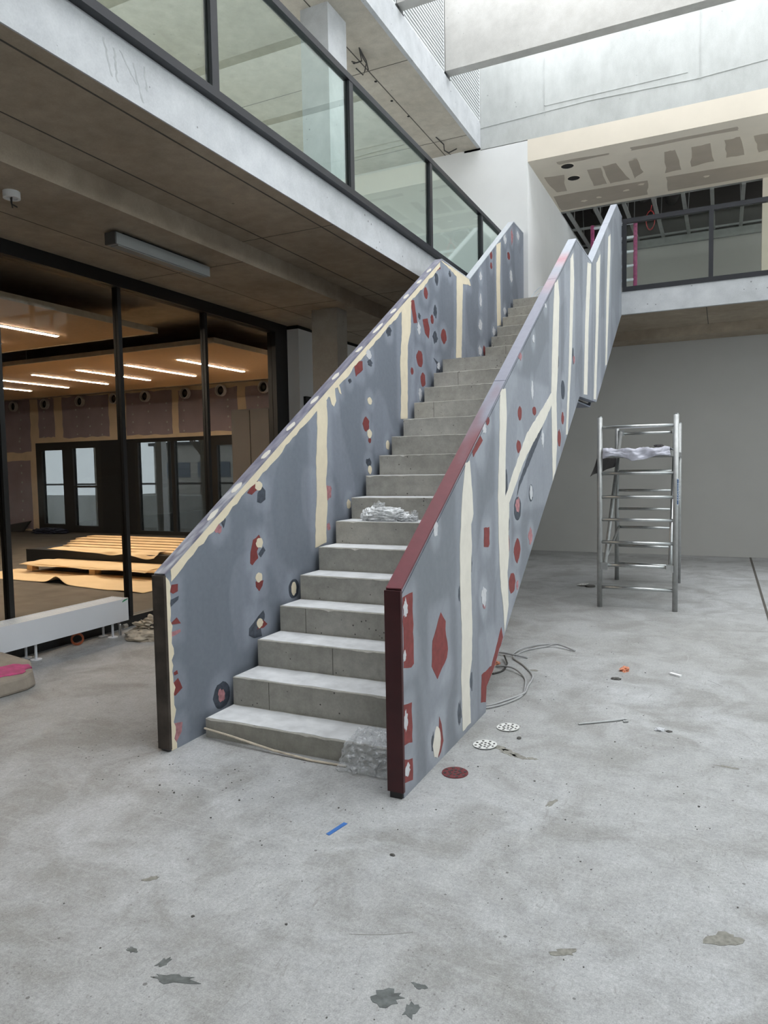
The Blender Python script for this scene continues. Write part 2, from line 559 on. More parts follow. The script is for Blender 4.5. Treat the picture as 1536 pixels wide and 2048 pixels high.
# floor slab of the upper storey, seen from below
sl = sbox('ceiling', 'conc_light', -.372, -.36, -7.0, 7.5, 3.629, 3.95, label='pale concrete edge of the upper floor on the left')
for y0, z0, y1, z1 in ((-.21, 3.88, -.16, 3.70), (-.14, 3.86, -.12, 3.69), (-.09, 3.87, .02, 3.74), (.0, 3.85, .07, 3.66), (.09, 3.87, .10, 3.74)):
    up = []; dn = []
    for i in range(11):
        t_ = i / 10
        yy = y0 + (y1 - y0) * t_ + jit(.006); zz = z0 + (z1 - z0) * t_
        up.append((yy - .004 - abs(jit(.004)), zz)); dn.append((yy + .004 + abs(jit(.004)), zz))
    MB().prism(up + dn[::-1], 0, -.3605, -.3594).build('drip_stain', 'drip', sl)
s2 = sbox('ceiling', 'conc_soffit', -1.33, -.372, -7.0, 7.5, 3.63, 3.93, label='concrete soffit behind the pale slab edge')
s3 = sbox('ceiling', 'conc_soffit', -15.5, -1.33, -7.0, 7.5, 3.45, 3.93, label='lower concrete soffit over the glass wall')
for x0, x1 in ((-.492, -.48), (-1.115, -1.105)):
    MB().box(x0, x1, -7, 7.5, 3.6275, 3.632).build('formwork_joint', 'joint', s2)
for y in (2.3, 4.7):
    MB().box(-1.33, -.372, y, y + .008, 3.6285, 3.632).build('formwork_joint', 'joint', s2)
for y in (-.7, 2.3, 4.05, 5.8):
    MB().box(-2.6, -1.33, y, y + .008, 3.4485, 3.452).build('formwork_joint', 'joint', s3)
MB().box(-2.1, -2.092, -7, 7.5, 3.4485, 3.452).build('formwork_joint', 'joint', s3)

# slab behind the stair head and under the far balcony
sbox('ceiling', 'conc_light', -.36, 7.0, 7.5, 7.56, 3.63, 3.95, label='pale concrete edge of the far balcony')
bs = sbox('ceiling', 'conc_soffit', -15.5, 7.0, 7.56, 8.9, 3.63, 3.93, label='concrete soffit under the far balcony')
for x in (2.45, 4.6):
    MB().box(x, x + .01, 7.56, 8.9, 3.628, 3.632).build('formwork_joint', 'joint', bs)
sbox('ceiling', 'conc_soffit', -15.5, 7.0, 8.9, 12.4, 3.49, 3.93, label='dropped concrete soffit against the back wall')

# walls
sbox('wall_back', 'grey_wall', -2.44, 7.0, 9.45, 9.7, 0, 3.49, label='plain grey wall behind the scaffold tower')
def window_wall(num, xa, xb, ya, yb, za, zb, n, label, gm='glass_up'):
    t = struct(bpy.data.objects.new('window_%d' % num, None), label)
    COL.objects.link(t); t.location = ((xa + xb) / 2, (ya + yb) / 2, za)
    xm = (xa + xb) / 2
    MB().box(xm - .05, xm + .05, ya, yb, za, za + .08).build('sill', 'dark_frame', t)
    MB().box(xm - .05, xm + .05, ya, yb, zb - .08, zb).build('head', 'dark_frame', t)
    for k in range(n + 1):
        y = ya + .04 + (yb - ya - .08) * k / n
        MB().box(xm - .05, xm + .05, y - .04, y + .04, za + .08, zb - .08).build('mullion', 'dark_frame', t)
        if k < n:
            MB().box(xm - .006, xm + .006, y + .04, y + (yb - ya - .08) / n - .04, za + .08, zb - .08).build('pane', gm, t)
    return t
sbox('wall_right', 'white', 7.0, 7.25, -7.0, 12.4, 0, .4, label='white sill wall closing the hall on the right')
sbox('wall_right', 'white', 7.0, 7.25, -7.0, 12.4, 3.3, 4.35, label='white band between the right hand windows')
sbox('wall_right', 'white', 7.0, 7.25, -7.0, -1.0, .4, 3.3, label='white wall right of the viewer')
sbox('wall_right', 'white', 7.0, 7.25, 9.3, 12.4, .4, 3.3, label='white wall at the right end of the grey wall')
window_wall(7, 7.0, 7.25, -1.0, 9.3, .4, 3.3, 7, 'row of tall windows along the right lower level', 'glass_low')
sbox('wall_right', 'white', 7.0, 7.25, -7.0, 12.4, 6.15, 8.6, label='white wall above the right hand windows')
window_wall(5, 7.0, 7.25, -7.0, 12.2, 4.35, 6.15, 12, 'row of tall windows along the right upper level')
sbox('wall_front', 'white', -15.5, 7.25, -7.25, -7.0, 0, 8.6, label='white wall behind the viewer')
sbox('wall_upper_back', 'white', -.69, .03, 7.5, 7.7, 3.93, 6.298, label='white upper wall at the head of the stair')
sbox('wall_upper_back', 'white', -4.6, -.69, 7.5, 7.7, 3.93, 6.34, label='white upper wall at the end of the left landing')
sbox('wall_upper_left', 'white', -4.6, -4.4, -7.0, 7.5, 3.93, 4.35, label='white sill wall at the back of the upper landing')
sbox('wall_upper_left', 'white', -4.6, -4.4, -7.0, 7.5, 6.15, 6.34, label='white band above the windows of the upper landing')
window_wall(6, -4.6, -4.4, -7.0, 7.5, 4.35, 6.15, 8, 'row of windows at the back of the upper landing')
cw = sbox('wall_clerestory', 'conc_wall', -.95, 7.0, 7.5, 7.8, 6.31, 8.75, label='pale concrete wall below the roof light')
# raised pour lines of the concrete wall
MB().prism([(-.69, 6.62), (.9, 6.66), (2.3, 6.62), (4, 6.7), (7, 6.72), (7, 6.726), (4, 6.706), (2.3, 6.628), (.9, 6.666), (-.69, 6.626)], 1, 7.493, 7.502).build('pour_line', 'conc_wall', cw)
MB().box(.28, .288, 7.494, 7.502, 6.6, 7.4).build('pour_line', 'conc_wall', cw)
MB().box(2.35, 2.36, 7.494, 7.502, 6.6, 8.6).build('pour_line', 'conc_wall', cw)
MB().box(.28, 2.2, 7.494, 7.502, 6.73, 6.738).build('pour_line', 'conc_wall', cw)

# left clerestory: concrete fascia, louvre panels above it, roof slab of the landing
us = sbox('ceiling', 'conc_roof', -4.6, -.69, -7.0, 7.5, 6.34, 6.62, label='concrete roof slab over the upper landing')
sbox('trim_1', 'conc_light', -.74, -.688, -7.0, 7.5, 6.338, 6.70, label='pale concrete fascia under the white louvres')
MB().box(-1.262, -1.25, -7, 7.5, 6.3375, 6.342).build('formwork_joint', 'joint', us)
for y in (2.4, 4.85, 7.0):
    MB().box(-4.4, -.74, y, y + .01, 6.338, 6.342).build('formwork_joint', 'joint', us)
for x, y in ((-1.28, 5.1), (-1.3, 5.62), (-1.27, 6.1), (-1.33, 4.62)):
    MB().disc((x, y, 6.335), .018, .006, 10).build('anchor_hole', 'void', us)
sbox('wall_left_upper', 'louvre_back', -.95, -.76, -7.0, 7.5, 6.62, 8.75, label='backing wall behind the louvres')

BEAM_Y = [6.0 - 1.55 * k for k in range(6)]
for k, y in enumerate(BEAM_Y):
    o = sbox('beam', 'conc_beam', -.69, 7.0, y, y + .16, 6.745, 8.0)
    o['label'] = ['deep concrete roof beam crossing the upper right corner of the photo', 'concrete roof beam just cut by the top edge of the photo'][min(k, 1)] if k < 2 else 'concrete roof beam over the hall, out of view'

# louvre panels between the beams
def louvre(y0, y1, label):
    t = thing('louvre_panel', (-.72, (y0 + y1) / 2, 6.7), label, 'louvre', 'white louvre panels between the roof beams')
    MB().box(-.735, -.69, y0, y0 + .02, 6.7, 8.1).build('side_bar', 'louvre', t)
    MB().box(-.735, -.69, y1 - .02, y1, 6.7, 8.1).build('side_bar', 'louvre', t)
    MB().box(-.735, -.69, y0, y1, 6.7, 6.725).build('bottom_bar', 'louvre', t)
    n = 27
    first = None
    for i in range(n):
        z = 6.735 + i * .05
        if first is None:
            first = MB().prism([(-.735, z), (-.69, z + .012), (-.69, z + .034), (-.735, z + .026)], 1, y0 + .02, y1 - .02).build('blade', 'louvre', t)
        else:
            c = first.copy(); COL.objects.link(c); c.parent = t; c.location.z = first.location.z + i * .05
louvre(6.18, 7.49, 'white louvre panel between the far wall and the first roof beam')
louvre(4.63, 5.98, 'white louvre panel between the two visible roof beams')
louvre(3.08, 4.43, 'white louvre panel at the top edge of the photo, nearest the viewer')

# unseen roof added to darken the near floor, pale upper floors added for bounce
sbox('ceiling', 'conc_beam', -.95, 7.25, -7.25, -2.2, 7.6, 7.8, label='unseen solid roof added behind the roof light to darken the near floor')
sbox('floor', 'dust', -4.4, -.372, -7.0, 7.5, 3.93, 3.942, label='pale floor layer added on the upper landing to bounce light upwards')
sbox('floor', 'dust', .03, 7.0, 7.56, 12.2, 3.93, 3.942, label='pale floor layer added on the far balcony to bounce light upwards')

# columns
sbox('column', 'conc_col', -1.84, -1.49, 4.35, 4.60, 0, 3.45, label='square concrete column behind the left balustrade')
sbox('column', 'conc_light', -1.38, -1.05, 3.5, 3.9, 3.93, 6.34, label='square concrete column on the upper landing')
wc = sbox('wall_stub', 'white', -2.82, -2.44, 5.0, 5.36, 0, 3.40, label='white boxed pier at the end of the glass wall')
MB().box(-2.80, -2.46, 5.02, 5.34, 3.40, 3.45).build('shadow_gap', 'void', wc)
wl = sbox('wall_left', 'white', -2.82, -2.46, 5.36, 9.45, 0, 3.40, label='white wall beyond the concrete column')
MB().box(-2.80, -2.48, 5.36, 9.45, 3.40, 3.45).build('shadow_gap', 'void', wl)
bx = MB().box(-2.44, -2.40, 5.09, 5.30, 2.25, 2.51).build('wall_box', 'black')
tag(bx, 'small black box fixed to the white pier beside the glass wall', 'box')

# passage on the upper level at the stair head
sbox('wall_passage', 'white', -.15, .03, 7.7, 12.2, 3.93, 6.0, label='white side wall of the passage above the stair')
pc = sbox('ceiling', 'cream', .03, 7.0, 7.5, 9.87, 5.995, 6.31, label='cream plastered ceiling with grey unfilled boards over the balcony')
sbox('wall_upper_far', 'grey_wall', -.15, 7.0, 12.2, 12.4, 3.93, 5.95, label='grey wall at the back of the balcony')
sbox('wall_upper_right', 'cream', 3.2, 7.0, 9.87, 10.0, 3.93, 5.995, label='cream wall at the right end of the balcony')
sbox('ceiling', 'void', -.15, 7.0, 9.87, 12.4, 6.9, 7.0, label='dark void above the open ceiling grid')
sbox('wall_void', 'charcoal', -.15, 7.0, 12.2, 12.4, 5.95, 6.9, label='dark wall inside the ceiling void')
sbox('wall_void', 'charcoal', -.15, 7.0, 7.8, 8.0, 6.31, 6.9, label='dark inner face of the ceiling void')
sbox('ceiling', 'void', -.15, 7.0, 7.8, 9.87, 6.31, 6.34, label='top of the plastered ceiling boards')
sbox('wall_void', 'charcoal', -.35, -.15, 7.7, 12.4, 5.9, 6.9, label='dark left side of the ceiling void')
for p_ in (((.11, 8.2), (.41, 8.23), (.32, 8.91), (.16, 8.89)), ((.77, 8.21), (.96, 8.23), (.96, 8.91), (.76, 8.91)), ((.985, 8.2), (1.18, 8.18), (1.31, 8.9), (1.01, 8.93)),
           ((1.36, 8.2), (1.49, 8.14), (1.52, 8.71), (1.37, 8.9)), ((1.88, 8.1), (2.02, 8.1), (2.06, 8.89), (1.83, 8.9)), ((2.24, 8.13), (2.47, 8.11), (2.51, 8.78), (2.19, 8.84)),
           ((2.66, 8.1), (2.85, 8.08), (2.91, 8.77), (2.68, 8.74)), ((3.02, 8.14), (3.4, 8.15), (3.4, 8.73), (3.1, 8.76)), ((3.7, 8.14), (4.2, 8.15), (4.2, 8.73), (3.8, 8.76)),
           ((.41, 7.72), (1.15, 7.75), (1.14, 7.82), (.42, 7.82)), ((1.44, 7.72), (2.81, 7.75), (2.82, 7.84), (1.45, 7.82)),
           ((.08, 9.05), (1.55, 9.09), (1.5, 9.71), (.06, 9.78)), ((1.83, 9.09), (5.0, 9.2), (5.0, 9.7), (1.81, 9.71))):
    q = []
    for a, b in zip(p_, p_[1:] + p_[:1]):
        for k in range(4):
            q.append((a[0] + (b[0] - a[0]) * k / 4 + jit(.012), a[1] + (b[1] - a[1]) * k / 4 + jit(.015)))
    MB().prism(q, 2, 5.9935, 5.997).build('bare_board', 'board_grey', pc)
for x, y in ((.75, 9.45), (1.2, 9.35), (1.45, 9.2), (.5, 9.5), (2.4, 9.35)):
    MB().prism(blob(x, y, .05, .04, 12, .3), 2, 5.992, 5.997).build('filler_spot', 'cream', pc)
for k, y in enumerate((7.92, 8.42)):
    t = thing('downlight_hole', (.527, y, 5.99), ['round dark downlight hole nearer the edge of the cream ceiling', 'round dark downlight hole deeper in the cream ceiling'][k], 'downlight', 'downlight holes')
    MB().ring((.527, y, 5.984), .105, .092, .01, 28).build('rim', 'cream', t)
    MB().disc((.527, y, 5.988), .093, .006, 28).build('hole', 'void', t)

# the room behind the glass wall
rw = struct(bpy.data.objects.new('wall_room_back', None), 'taped purple plasterboard wall with round duct openings at the back of the room')
COL.objects.link(rw); rw.location = (-10.7, 9.9, 0)
MB().box(-15.5, -2.8, 9.9, 10.1, 2.33, 3.9).build('upper_wall', 'tan_filler', rw)
MB().box(-15.5, -13.76, 9.9, 10.1, 0, 2.33).build('side_wall', 'tan_filler', rw)
MB().box(-6.9, -2.8, 9.9, 10.1, 0, 2.33).build('side_wall', 'tan_filler', rw)
for x0, x1, z0, z1 in ((-15.4, -13.92, 2.1, 3.55), (-15.4, -13.98, .05, 1.88), (-13.6, -13.0, 2.48, 3.47), (-12.7, -11.08, 2.43, 3.47), (-10.78, -10.55, 2.43, 3.42),
                       (-10.5, -9.05, 2.42, 3.45), (-8.85, -7.15, 2.42, 3.4), (-6.93, -5.4, 2.42, 3.38)):
    pts = []
    for k in range(9): pts.append((x0 + (x1 - x0) * k / 8, z0 + jit(.02)))
    for k in range(1, 6): pts.append((x1 + jit(.02), z0 + (z1 - z0) * k / 6))
    for k in range(9): pts.append((x1 + (x0 - x1) * k / 8, z1 + jit(.02)))
    for k in range(1, 6): pts.append((x0 + jit(.02), z1 + (z0 - z1) * k / 6))
    MB().prism(pts, 1, 9.893, 9.905).build('plasterboard_panel', 'board_purple', rw)
fl = MB()
for x0, x1, n in ((-14.3, -14.3, 1), (-13.4, -13.4, 1), (-12.2, -11.3, 3), (-10.3, -9.2, 3), (-8.7, -7.4, 3), (-6.6, -5.8, 2)):
    for i in range(n):
        xx = x0 + (x1 - x0) * i / max(1, n - 1)
        for zz in (2.5, 2.72, 2.95, 3.15):
            fl.disc((xx + jit(.03), 9.888, zz + jit(.03)), .022, .006, 8, 1)
for zz in (.3, .55, .8, 1.05, 1.3, 1.55, 1.75, 2.2, 2.4):
    fl.disc((-14.35 + jit(.03), 9.888, zz), .028, .006, 8, 1)
o = fl.build('screw_filler_dots', 'whitefill', rw); o['kind'] = 'stuff'
for k, x in enumerate((-14.47, -13.27, -12.0, -10.83, -9.83, -8.6, -7.57, -6.4)):
    t = thing('duct_opening', (x, 9.88, 3.33), ['first', 'second', 'third', 'fourth', 'fifth', 'sixth', 'seventh', 'eighth'][k] + ' round duct end from the left along the top of the purple wall', 'duct', 'round duct ends on the room wall')
    MB().ring((x, 9.80, 3.33), .13, .106, .09, 24, 1).build('collar', 'duct', t)
    MB().disc((x, 9.86, 3.33), .1, .03, 20, 1).build('throat', 'void', t)
    MB().disc((x, 9.845, 3.33), .045, .015, 14, 1).build('damper', 'charcoal', t)

sbox('wall_room_left', 'white', -15.75, -15.5, -7.25, 10.1, 0, 3.93, label='left end wall of the room behind the glass')

# far windows of the room
def far_window(num, label, x0, x1, z0, z1, fw=.09, mids=(), glass='glass_win', rails=()):
    t = struct(bpy.data.objects.new('window_%d' % num, None), label)
    COL.objects.link(t); t.location = ((x0 + x1) / 2, 9.95, z0)
    for a, b in ((x0, x0 + fw), (x1 - fw, x1)):
        MB().box(a, b, 9.9, 10.02, z0, z1).build('jamb', 'dark_frame', t)
    MB().box(x0 + fw, x1 - fw, 9.9, 10.02, z1 - fw, z1).build('head', 'dark_frame', t)
    MB().box(x0 + fw, x1 - fw, 9.9, 10.02, z0, z0 + fw).build('sill', 'dark_frame', t)
    edges = [x0 + fw]
    for mx in mids:
        MB().box(mx - .05, mx + .05, 9.9, 10.02, z0 + fw, z1 - fw).build('mullion', 'dark_frame', t)
        edges += [mx - .05, mx + .05]
    edges.append(x1 - fw)
    for zz in rails:
        MB().box(x0 + fw, x1 - fw, 9.91, 10.01, zz, zz + .05).build('rail', 'dark_frame', t)
    for i in range(0, len(edges), 2):
        MB().box(edges[i], edges[i + 1], 9.955, 9.967, z0 + fw, z1 - fw).build('pane', glass, t)
    return t
far_window(1, 'dark framed door leaf with a bright gap at the left of the far windows', -13.76, -12.58, 0, 2.33, .2)
far_window(2, 'dark sliding door leaf with reflections', -12.58, -11.42, 0, 2.33, .17, (), 'glass_win', (1.15,))
far_window(3, 'pair of tall dark framed windows with trees outside', -10.28, -8.0, 0, 2.33, .09, (-9.09,), 'glass_win')
far_window(4, 'narrow tall window partly hidden by the dark cabinet', -8.0, -6.9, 0, 2.33, .22)
sbox('trim_2', 'black', -11.42, -10.28, 9.9, 10.02, 0, 2.33, label='black infill panel between the far doors and windows')
# outside
sbox('ground', 'ground', -40, 5, 10.1, 60, -.35, -.3, label='paved ground outside the far windows')
sbox('wall_outside', 'white', -13.3, -12.4, 11.4, 11.6, -.3, 3.2, label='white wall just outside the open door leaf')
for x in (-11.6, -10.0):
    sbox('column', 'white', x, x + .22, 12.0, 12.2, -.3, 3.6, label='white post outside the window with trees' if x > -11 else 'white post outside, left of the trees')
for i in range(6):
    x = -14.6 + i * 1.45
    sbox('trim_3', 'dark_frame', x, x + .1, 12.6, 12.7, -.3, 3.4, label='dark canopy post number %d outside the windows' % (i + 1))
sbox('trim_4', 'conc_wall', -22, -4, 14.4, 14.6, -.3, .75, label='low concrete parapet outside the windows')
sbox('trim_5', 'dark_frame', -22, -4, 14.4, 14.46, 1.1, 1.16, label='metal rail above the parapet')
for k, (x0, x1, y, h) in enumerate(((-40, -26, 42, 3.6), (-24, -12, 48, 3.0), (-11, 1, 45, 3.9))):
    t = thing('far_building', ((x0 + x1) / 2, y, -.3), ['long low grey building far off behind the trees at left', 'low pale building far off behind the bare trees', 'grey building far off at the right of the window view'][k], 'building')
    MB().box(x0, x1, y, y + 5, -.3, h).build('wall', 'brick', t)
    MB().box(x0 - .3, x1 + .3, y - .3, y + 5.3, h, h + .25).build('roof', 'dark_frame', t)
    nn = int((x1 - x0) / 2)
    for i in range(nn):
        MB().box(x0 + .6 + i * 2, x0 + 1.8 + i * 2, y - .04, y + .02, 1.0, 2.2).build('window', 'far_glass', t)
def bare_tree(x, y, h, label, seed):
    rs = random.Random(seed)
    t = thing('bare_tree', (x, y, -.3), label, 'tree', 'bare trees outside the far windows')
    MB().tube([(x, y, -.3), (x + .05, y, h * .3), (x, y, h * .6)], [.14, .11, .07], 7).build('trunk', 'bark', t)
    b = MB()
    for i in range(26):
        z0 = h * rs.uniform(.3, .6); a = rs.uniform(0, 6.28); l = h * rs.uniform(.2, .42)
        e = Vector((x + math.cos(a) * l * .6, y + math.sin(a) * l * .6, z0 + l))
        m_ = Vector((x + math.cos(a) * l * .35, y + math.sin(a) * l * .35, z0 + l * .4))
        b.tube([(x, y, z0), m_, e], [.04, .025, .012], 5)
        for j in range(4):
            a2 = a + rs.uniform(-1.2, 1.2); l2 = l * .45
            q = m_.lerp(e, rs.uniform(.2, .9))
            b.tube([q, q + Vector((math.cos(a2) * l2 * .7, math.sin(a2) * l2 * .7, l2 * .7))], [.015, .006], 4)
    b.build('branches', 'bark', t)
bare_tree(-20, 24, 6.5, 'bare tree filling the left of the paired far windows', 1)
bare_tree(-17.5, 27, 7.5, 'tall bare tree in the middle of the paired far windows', 2)
bare_tree(-14.0, 29, 6.0, 'smaller bare tree towards the right of the window view', 3)

# ------------------------------------------------------------------ glass wall of the room
GX = -2.68
t = thing('glass_partition', (GX, 1.4, 0), 'tall black framed glass wall along the left side of the hall', 'glass wall')
MB().box(-2.75, -2.62, -3.4, 5.0, 3.33, 3.45).build('head_rail', 'black', t)
MB().box(-2.74, -2.63, -3.4, 5.0, 0, .10).build('sill_rail', 'black', t)
my = [-3.16, -1.85, -.54, .77, 2.08, 3.37]
for y in my:
    MB().box(-2.72, -2.65, y - .022, y + .022, .10, 3.33).build('mullion', 'black', t)
MB().box(-2.75, -2.62, 4.72, 5.0, .10, 3.33).build('end_post', 'black', t)
ed = my + [4.742]
for a, b in zip(ed[:-1], ed[1:]):
    MB().box(-2.690, -2.680, a + .022, b - .022, .10, 3.33).build('pane', 'glass_wall', t)
sbox('wall_left', 'white', -2.82, -2.55, -7.0, -3.4, 0, 3.45, label='white wall left of the glass wall')

# ================================================================== STAIRCASE
T = .2628; RI = .17; Z1 = .11; W0, W1 = 0.0, 1.285
LAND_Y0 = 15 * T; LAND_Y1 = LAND_Y0 + 1.234
def soffit(y):
    if y < 4.24: return max(0.0, .378 + (y - 1.424) * .6535)
    if y < 5.30: return 2.22
    return min(3.62, 2.22 + (y - 5.30) * .645)
def tread_profile(y0, y1, zt):
    return [(y0, soffit(y0)), (y0, zt), (y1, zt), (y1, soffit(y1))]
stair = thing('staircase', (.64, 0, 0), 'raw grey concrete staircase rising away between two patched balustrade walls', 'staircase')
def step(y0, y1, zt, i):
    # slightly chipped nosing
    o = MB()
    n = 34
    bot0, bot1 = soffit(y0), soffit(y1)
    vs_ = []; 
    for k in range(n + 1):
        x = W0 + (W1 - W0) * k / n
        c = .003 + (.006 * random.random() ** 3 if random.random() < .5 else 0) + (.014 * random.random() if random.random() < .06 else 0)
        vs_ += [(x, y0, bot0), (x, y0, zt - c), (x, y0 + c * 1.2, zt), (x, y1, zt), (x, y1, bot1)]
    fs_ = []
    for k in range(n):
        for j in range(5):
            a, b = k * 5 + j, k * 5 + (j + 1) % 5
            fs_.append((a, b, b + 5, a + 5))
    fs_.append((0, 1, 2, 3, 4)); fs_.append(tuple(n * 5 + j for j in (4, 3, 2, 1, 0)))
    st = o.add(vs_, fs_).build('step', 'conc_stair', stair)
    # pale plaster dust lying on the tread
    pts = [(W0 + .004, y0 + .012), ]
    m_ = 18
    front = [(W0 + .004 + (W1 - W0 - .008) * k / m_, y0 + .010 + abs(jit(.012))) for k in range(m_ + 1)]
    back = [(W1 - .004 - (W1 - W0 - .008) * k / m_, y1 - .006 - abs(jit(.01))) for k in range(m_ + 1)]
    if i < 15:
        MB().prism(front + back, 2, zt - .001, zt + .0015).build('dust_film', 'dust', st)
    # hairline pour joint on some risers
    if i in (1, 2, 3, 5, 9, 12, 14, 17):
        xx = random.choice((.2, .26, .55, .75))
        MB().box(xx, xx + .003, y0 - .0012, y0 + .002, bot0 if zt - bot0 < RI else zt - RI, zt - .006).build('pour_joint', 'joint', st)
    return st
for i in range(15):
    step(i * T, (i + 1) * T, Z1 + RI * i, i)
st = MB().prism([(LAND_Y0, soffit(LAND_Y0)), (LAND_Y0, Z1 + RI * 15), (LAND_Y1, Z1 + RI * 15), (LAND_Y1, 2.22), (4.24, 2.22)], 0, W0, W1).build('landing', 'conc_stair', stair)
for i in range(6):
    y0 = LAND_Y1 + i * T
    step(y0, y0 + T, Z1 + RI * (16 + i), 16 + i)
yt = LAND_Y1 + 6 * T
MB().prism([(yt, soffit(yt)), (yt, 3.85), (7.5, 3.85), (7.5, 3.60)], 0, W0, W1).build('top_landing', 'conc_stair', stair)
# strip of bent metal edging lying against the foot of the stair
MB().tube([(-.0, -.012, .055), (.2, -.03, .045), (.5, -.05, .018), (.75, -.06, .006), (.95, -.05, .006)], .006, 6).build('edging_strip', 'sack', stair)

# ================================================================== BALUSTRADE WALLS
LP=[('r',[(-0.195,0.916),(-0.146,0.914),(-0.149,0.873),(-0.187,0.865),(-0.21,0.879)]),('d',[(-0.225,0.832),(-0.142,0.846),(-0.148,0.825),(-0.217,0.791)]),('r',[(-0.211,0.707),(-0.164,0.729),(-0.134,0.69),(-0.201,0.697)]),('p',[(-0.224,0.659),(-0.141,0.659),(-0.137,0.643),(-0.225,0.63)]),('r',[(-0.23,0.362),(-0.172,0.39),(-0.14,0.326),(-0.198,0.298),(-0.232,0.313)]),('r',[(-0.205,0.429),(-0.177,0.436),(-0.171,0.414),(-0.199,0.412)]),('p',[(-0.22,0.147),(-0.15,0.133),(-0.16,0.081),(-0.205,0.037),(-0.226,0.084)]),('r',[(0.514,1.391),(0.616,1.467),(0.665,1.453),(0.634,1.412),(0.562,1.377)]),('d',[(0.678,1.427),(0.714,1.4),(0.711,1.34),(0.659,1.317),(0.616,1.328),(0.626,1.387)]),('d',[(0.247,1.222),(0.286,1.266),(0.291,1.234),(0.27,1.188)]),('r',[(0.562,1.088),(0.627,1.115),(0.654,1.079),(0.6,1.008),(0.612,0.964),(0.547,0.925),(0.524,0.941),(0.53,1.007)]),('d',[(0.671,1.034),(0.695,1.005),(0.641,0.964),(0.614,0.989)]),('r',[(0.576,0.815),(0.663,0.811),(0.65,0.778),(0.613,0.746),(0.578,0.781)]),('d',[(0.653,0.613),(0.667,0.585),(0.665,0.559),(0.618,0.499),(0.63,0.445),(0.544,0.451),(0.487,0.481),(0.492,0.526),(0.549,0.557),(0.601,0.589)]),('r',[(0.657,0.543),(0.693,0.514),(0.648,0.497),(0.575,0.5),(0.621,0.559)]),('c',[(1.395,2.001),(1.546,2.048),(1.551,1.877),(1.53,1.703),(1.535,1.58),(1.509,1.457),(1.523,1.27),(1.497,1.085),(1.492,0.974),(1.328,0.952),(1.343,1.159),(1.37,1.339),(1.367,1.58),(1.395,1.797)]),('c',[(1.548,2.098),(1.676,2.158),(1.693,2.059),(1.657,2.013),(1.62,2.029),(1.597,2.077)]),('c',[(1.73,2.201),(1.76,2.166),(1.779,2.117),(1.748,2.127),(1.716,2.175)]),('r',[(2.009,2.373),(2.068,2.409),(2.156,2.424),(2.159,2.351),(2.034,2.281)]),('c',[(2.976,2.984),(3.093,3.075),(3.211,3.121),(3.18,2.823),(3.108,2.689),(3.095,2.35),(3.077,1.998),(2.918,1.986),(2.94,2.259),(2.926,2.483),(2.976,2.79)]),('r',[(3.192,3.132),(3.28,3.15),(3.354,2.945),(3.263,2.926)]),('r',[(3.494,3.001),(3.625,3.036),(3.679,2.936),(3.648,2.836),(3.553,2.875)]),('d',[(3.768,2.66),(3.931,2.63),(3.975,2.524),(3.832,2.5),(3.873,2.597)]),('r',[(3.89,3.602),(3.992,3.672),(4.012,3.619),(3.924,3.581)]),('c',[(4.516,3.666),(4.738,3.708),(4.696,3.277),(4.651,2.773),(4.469,2.749),(4.507,3.242)]),('c',[(4.033,3.712),(4.942,3.733),(5.011,3.663),(4.707,3.624),(4.515,3.657),(4.28,3.687)]),('c',[(6.09,4.428),(6.29,4.518),(6.245,3.99),(6.276,3.416),(6.099,3.376),(6.076,3.911)])]
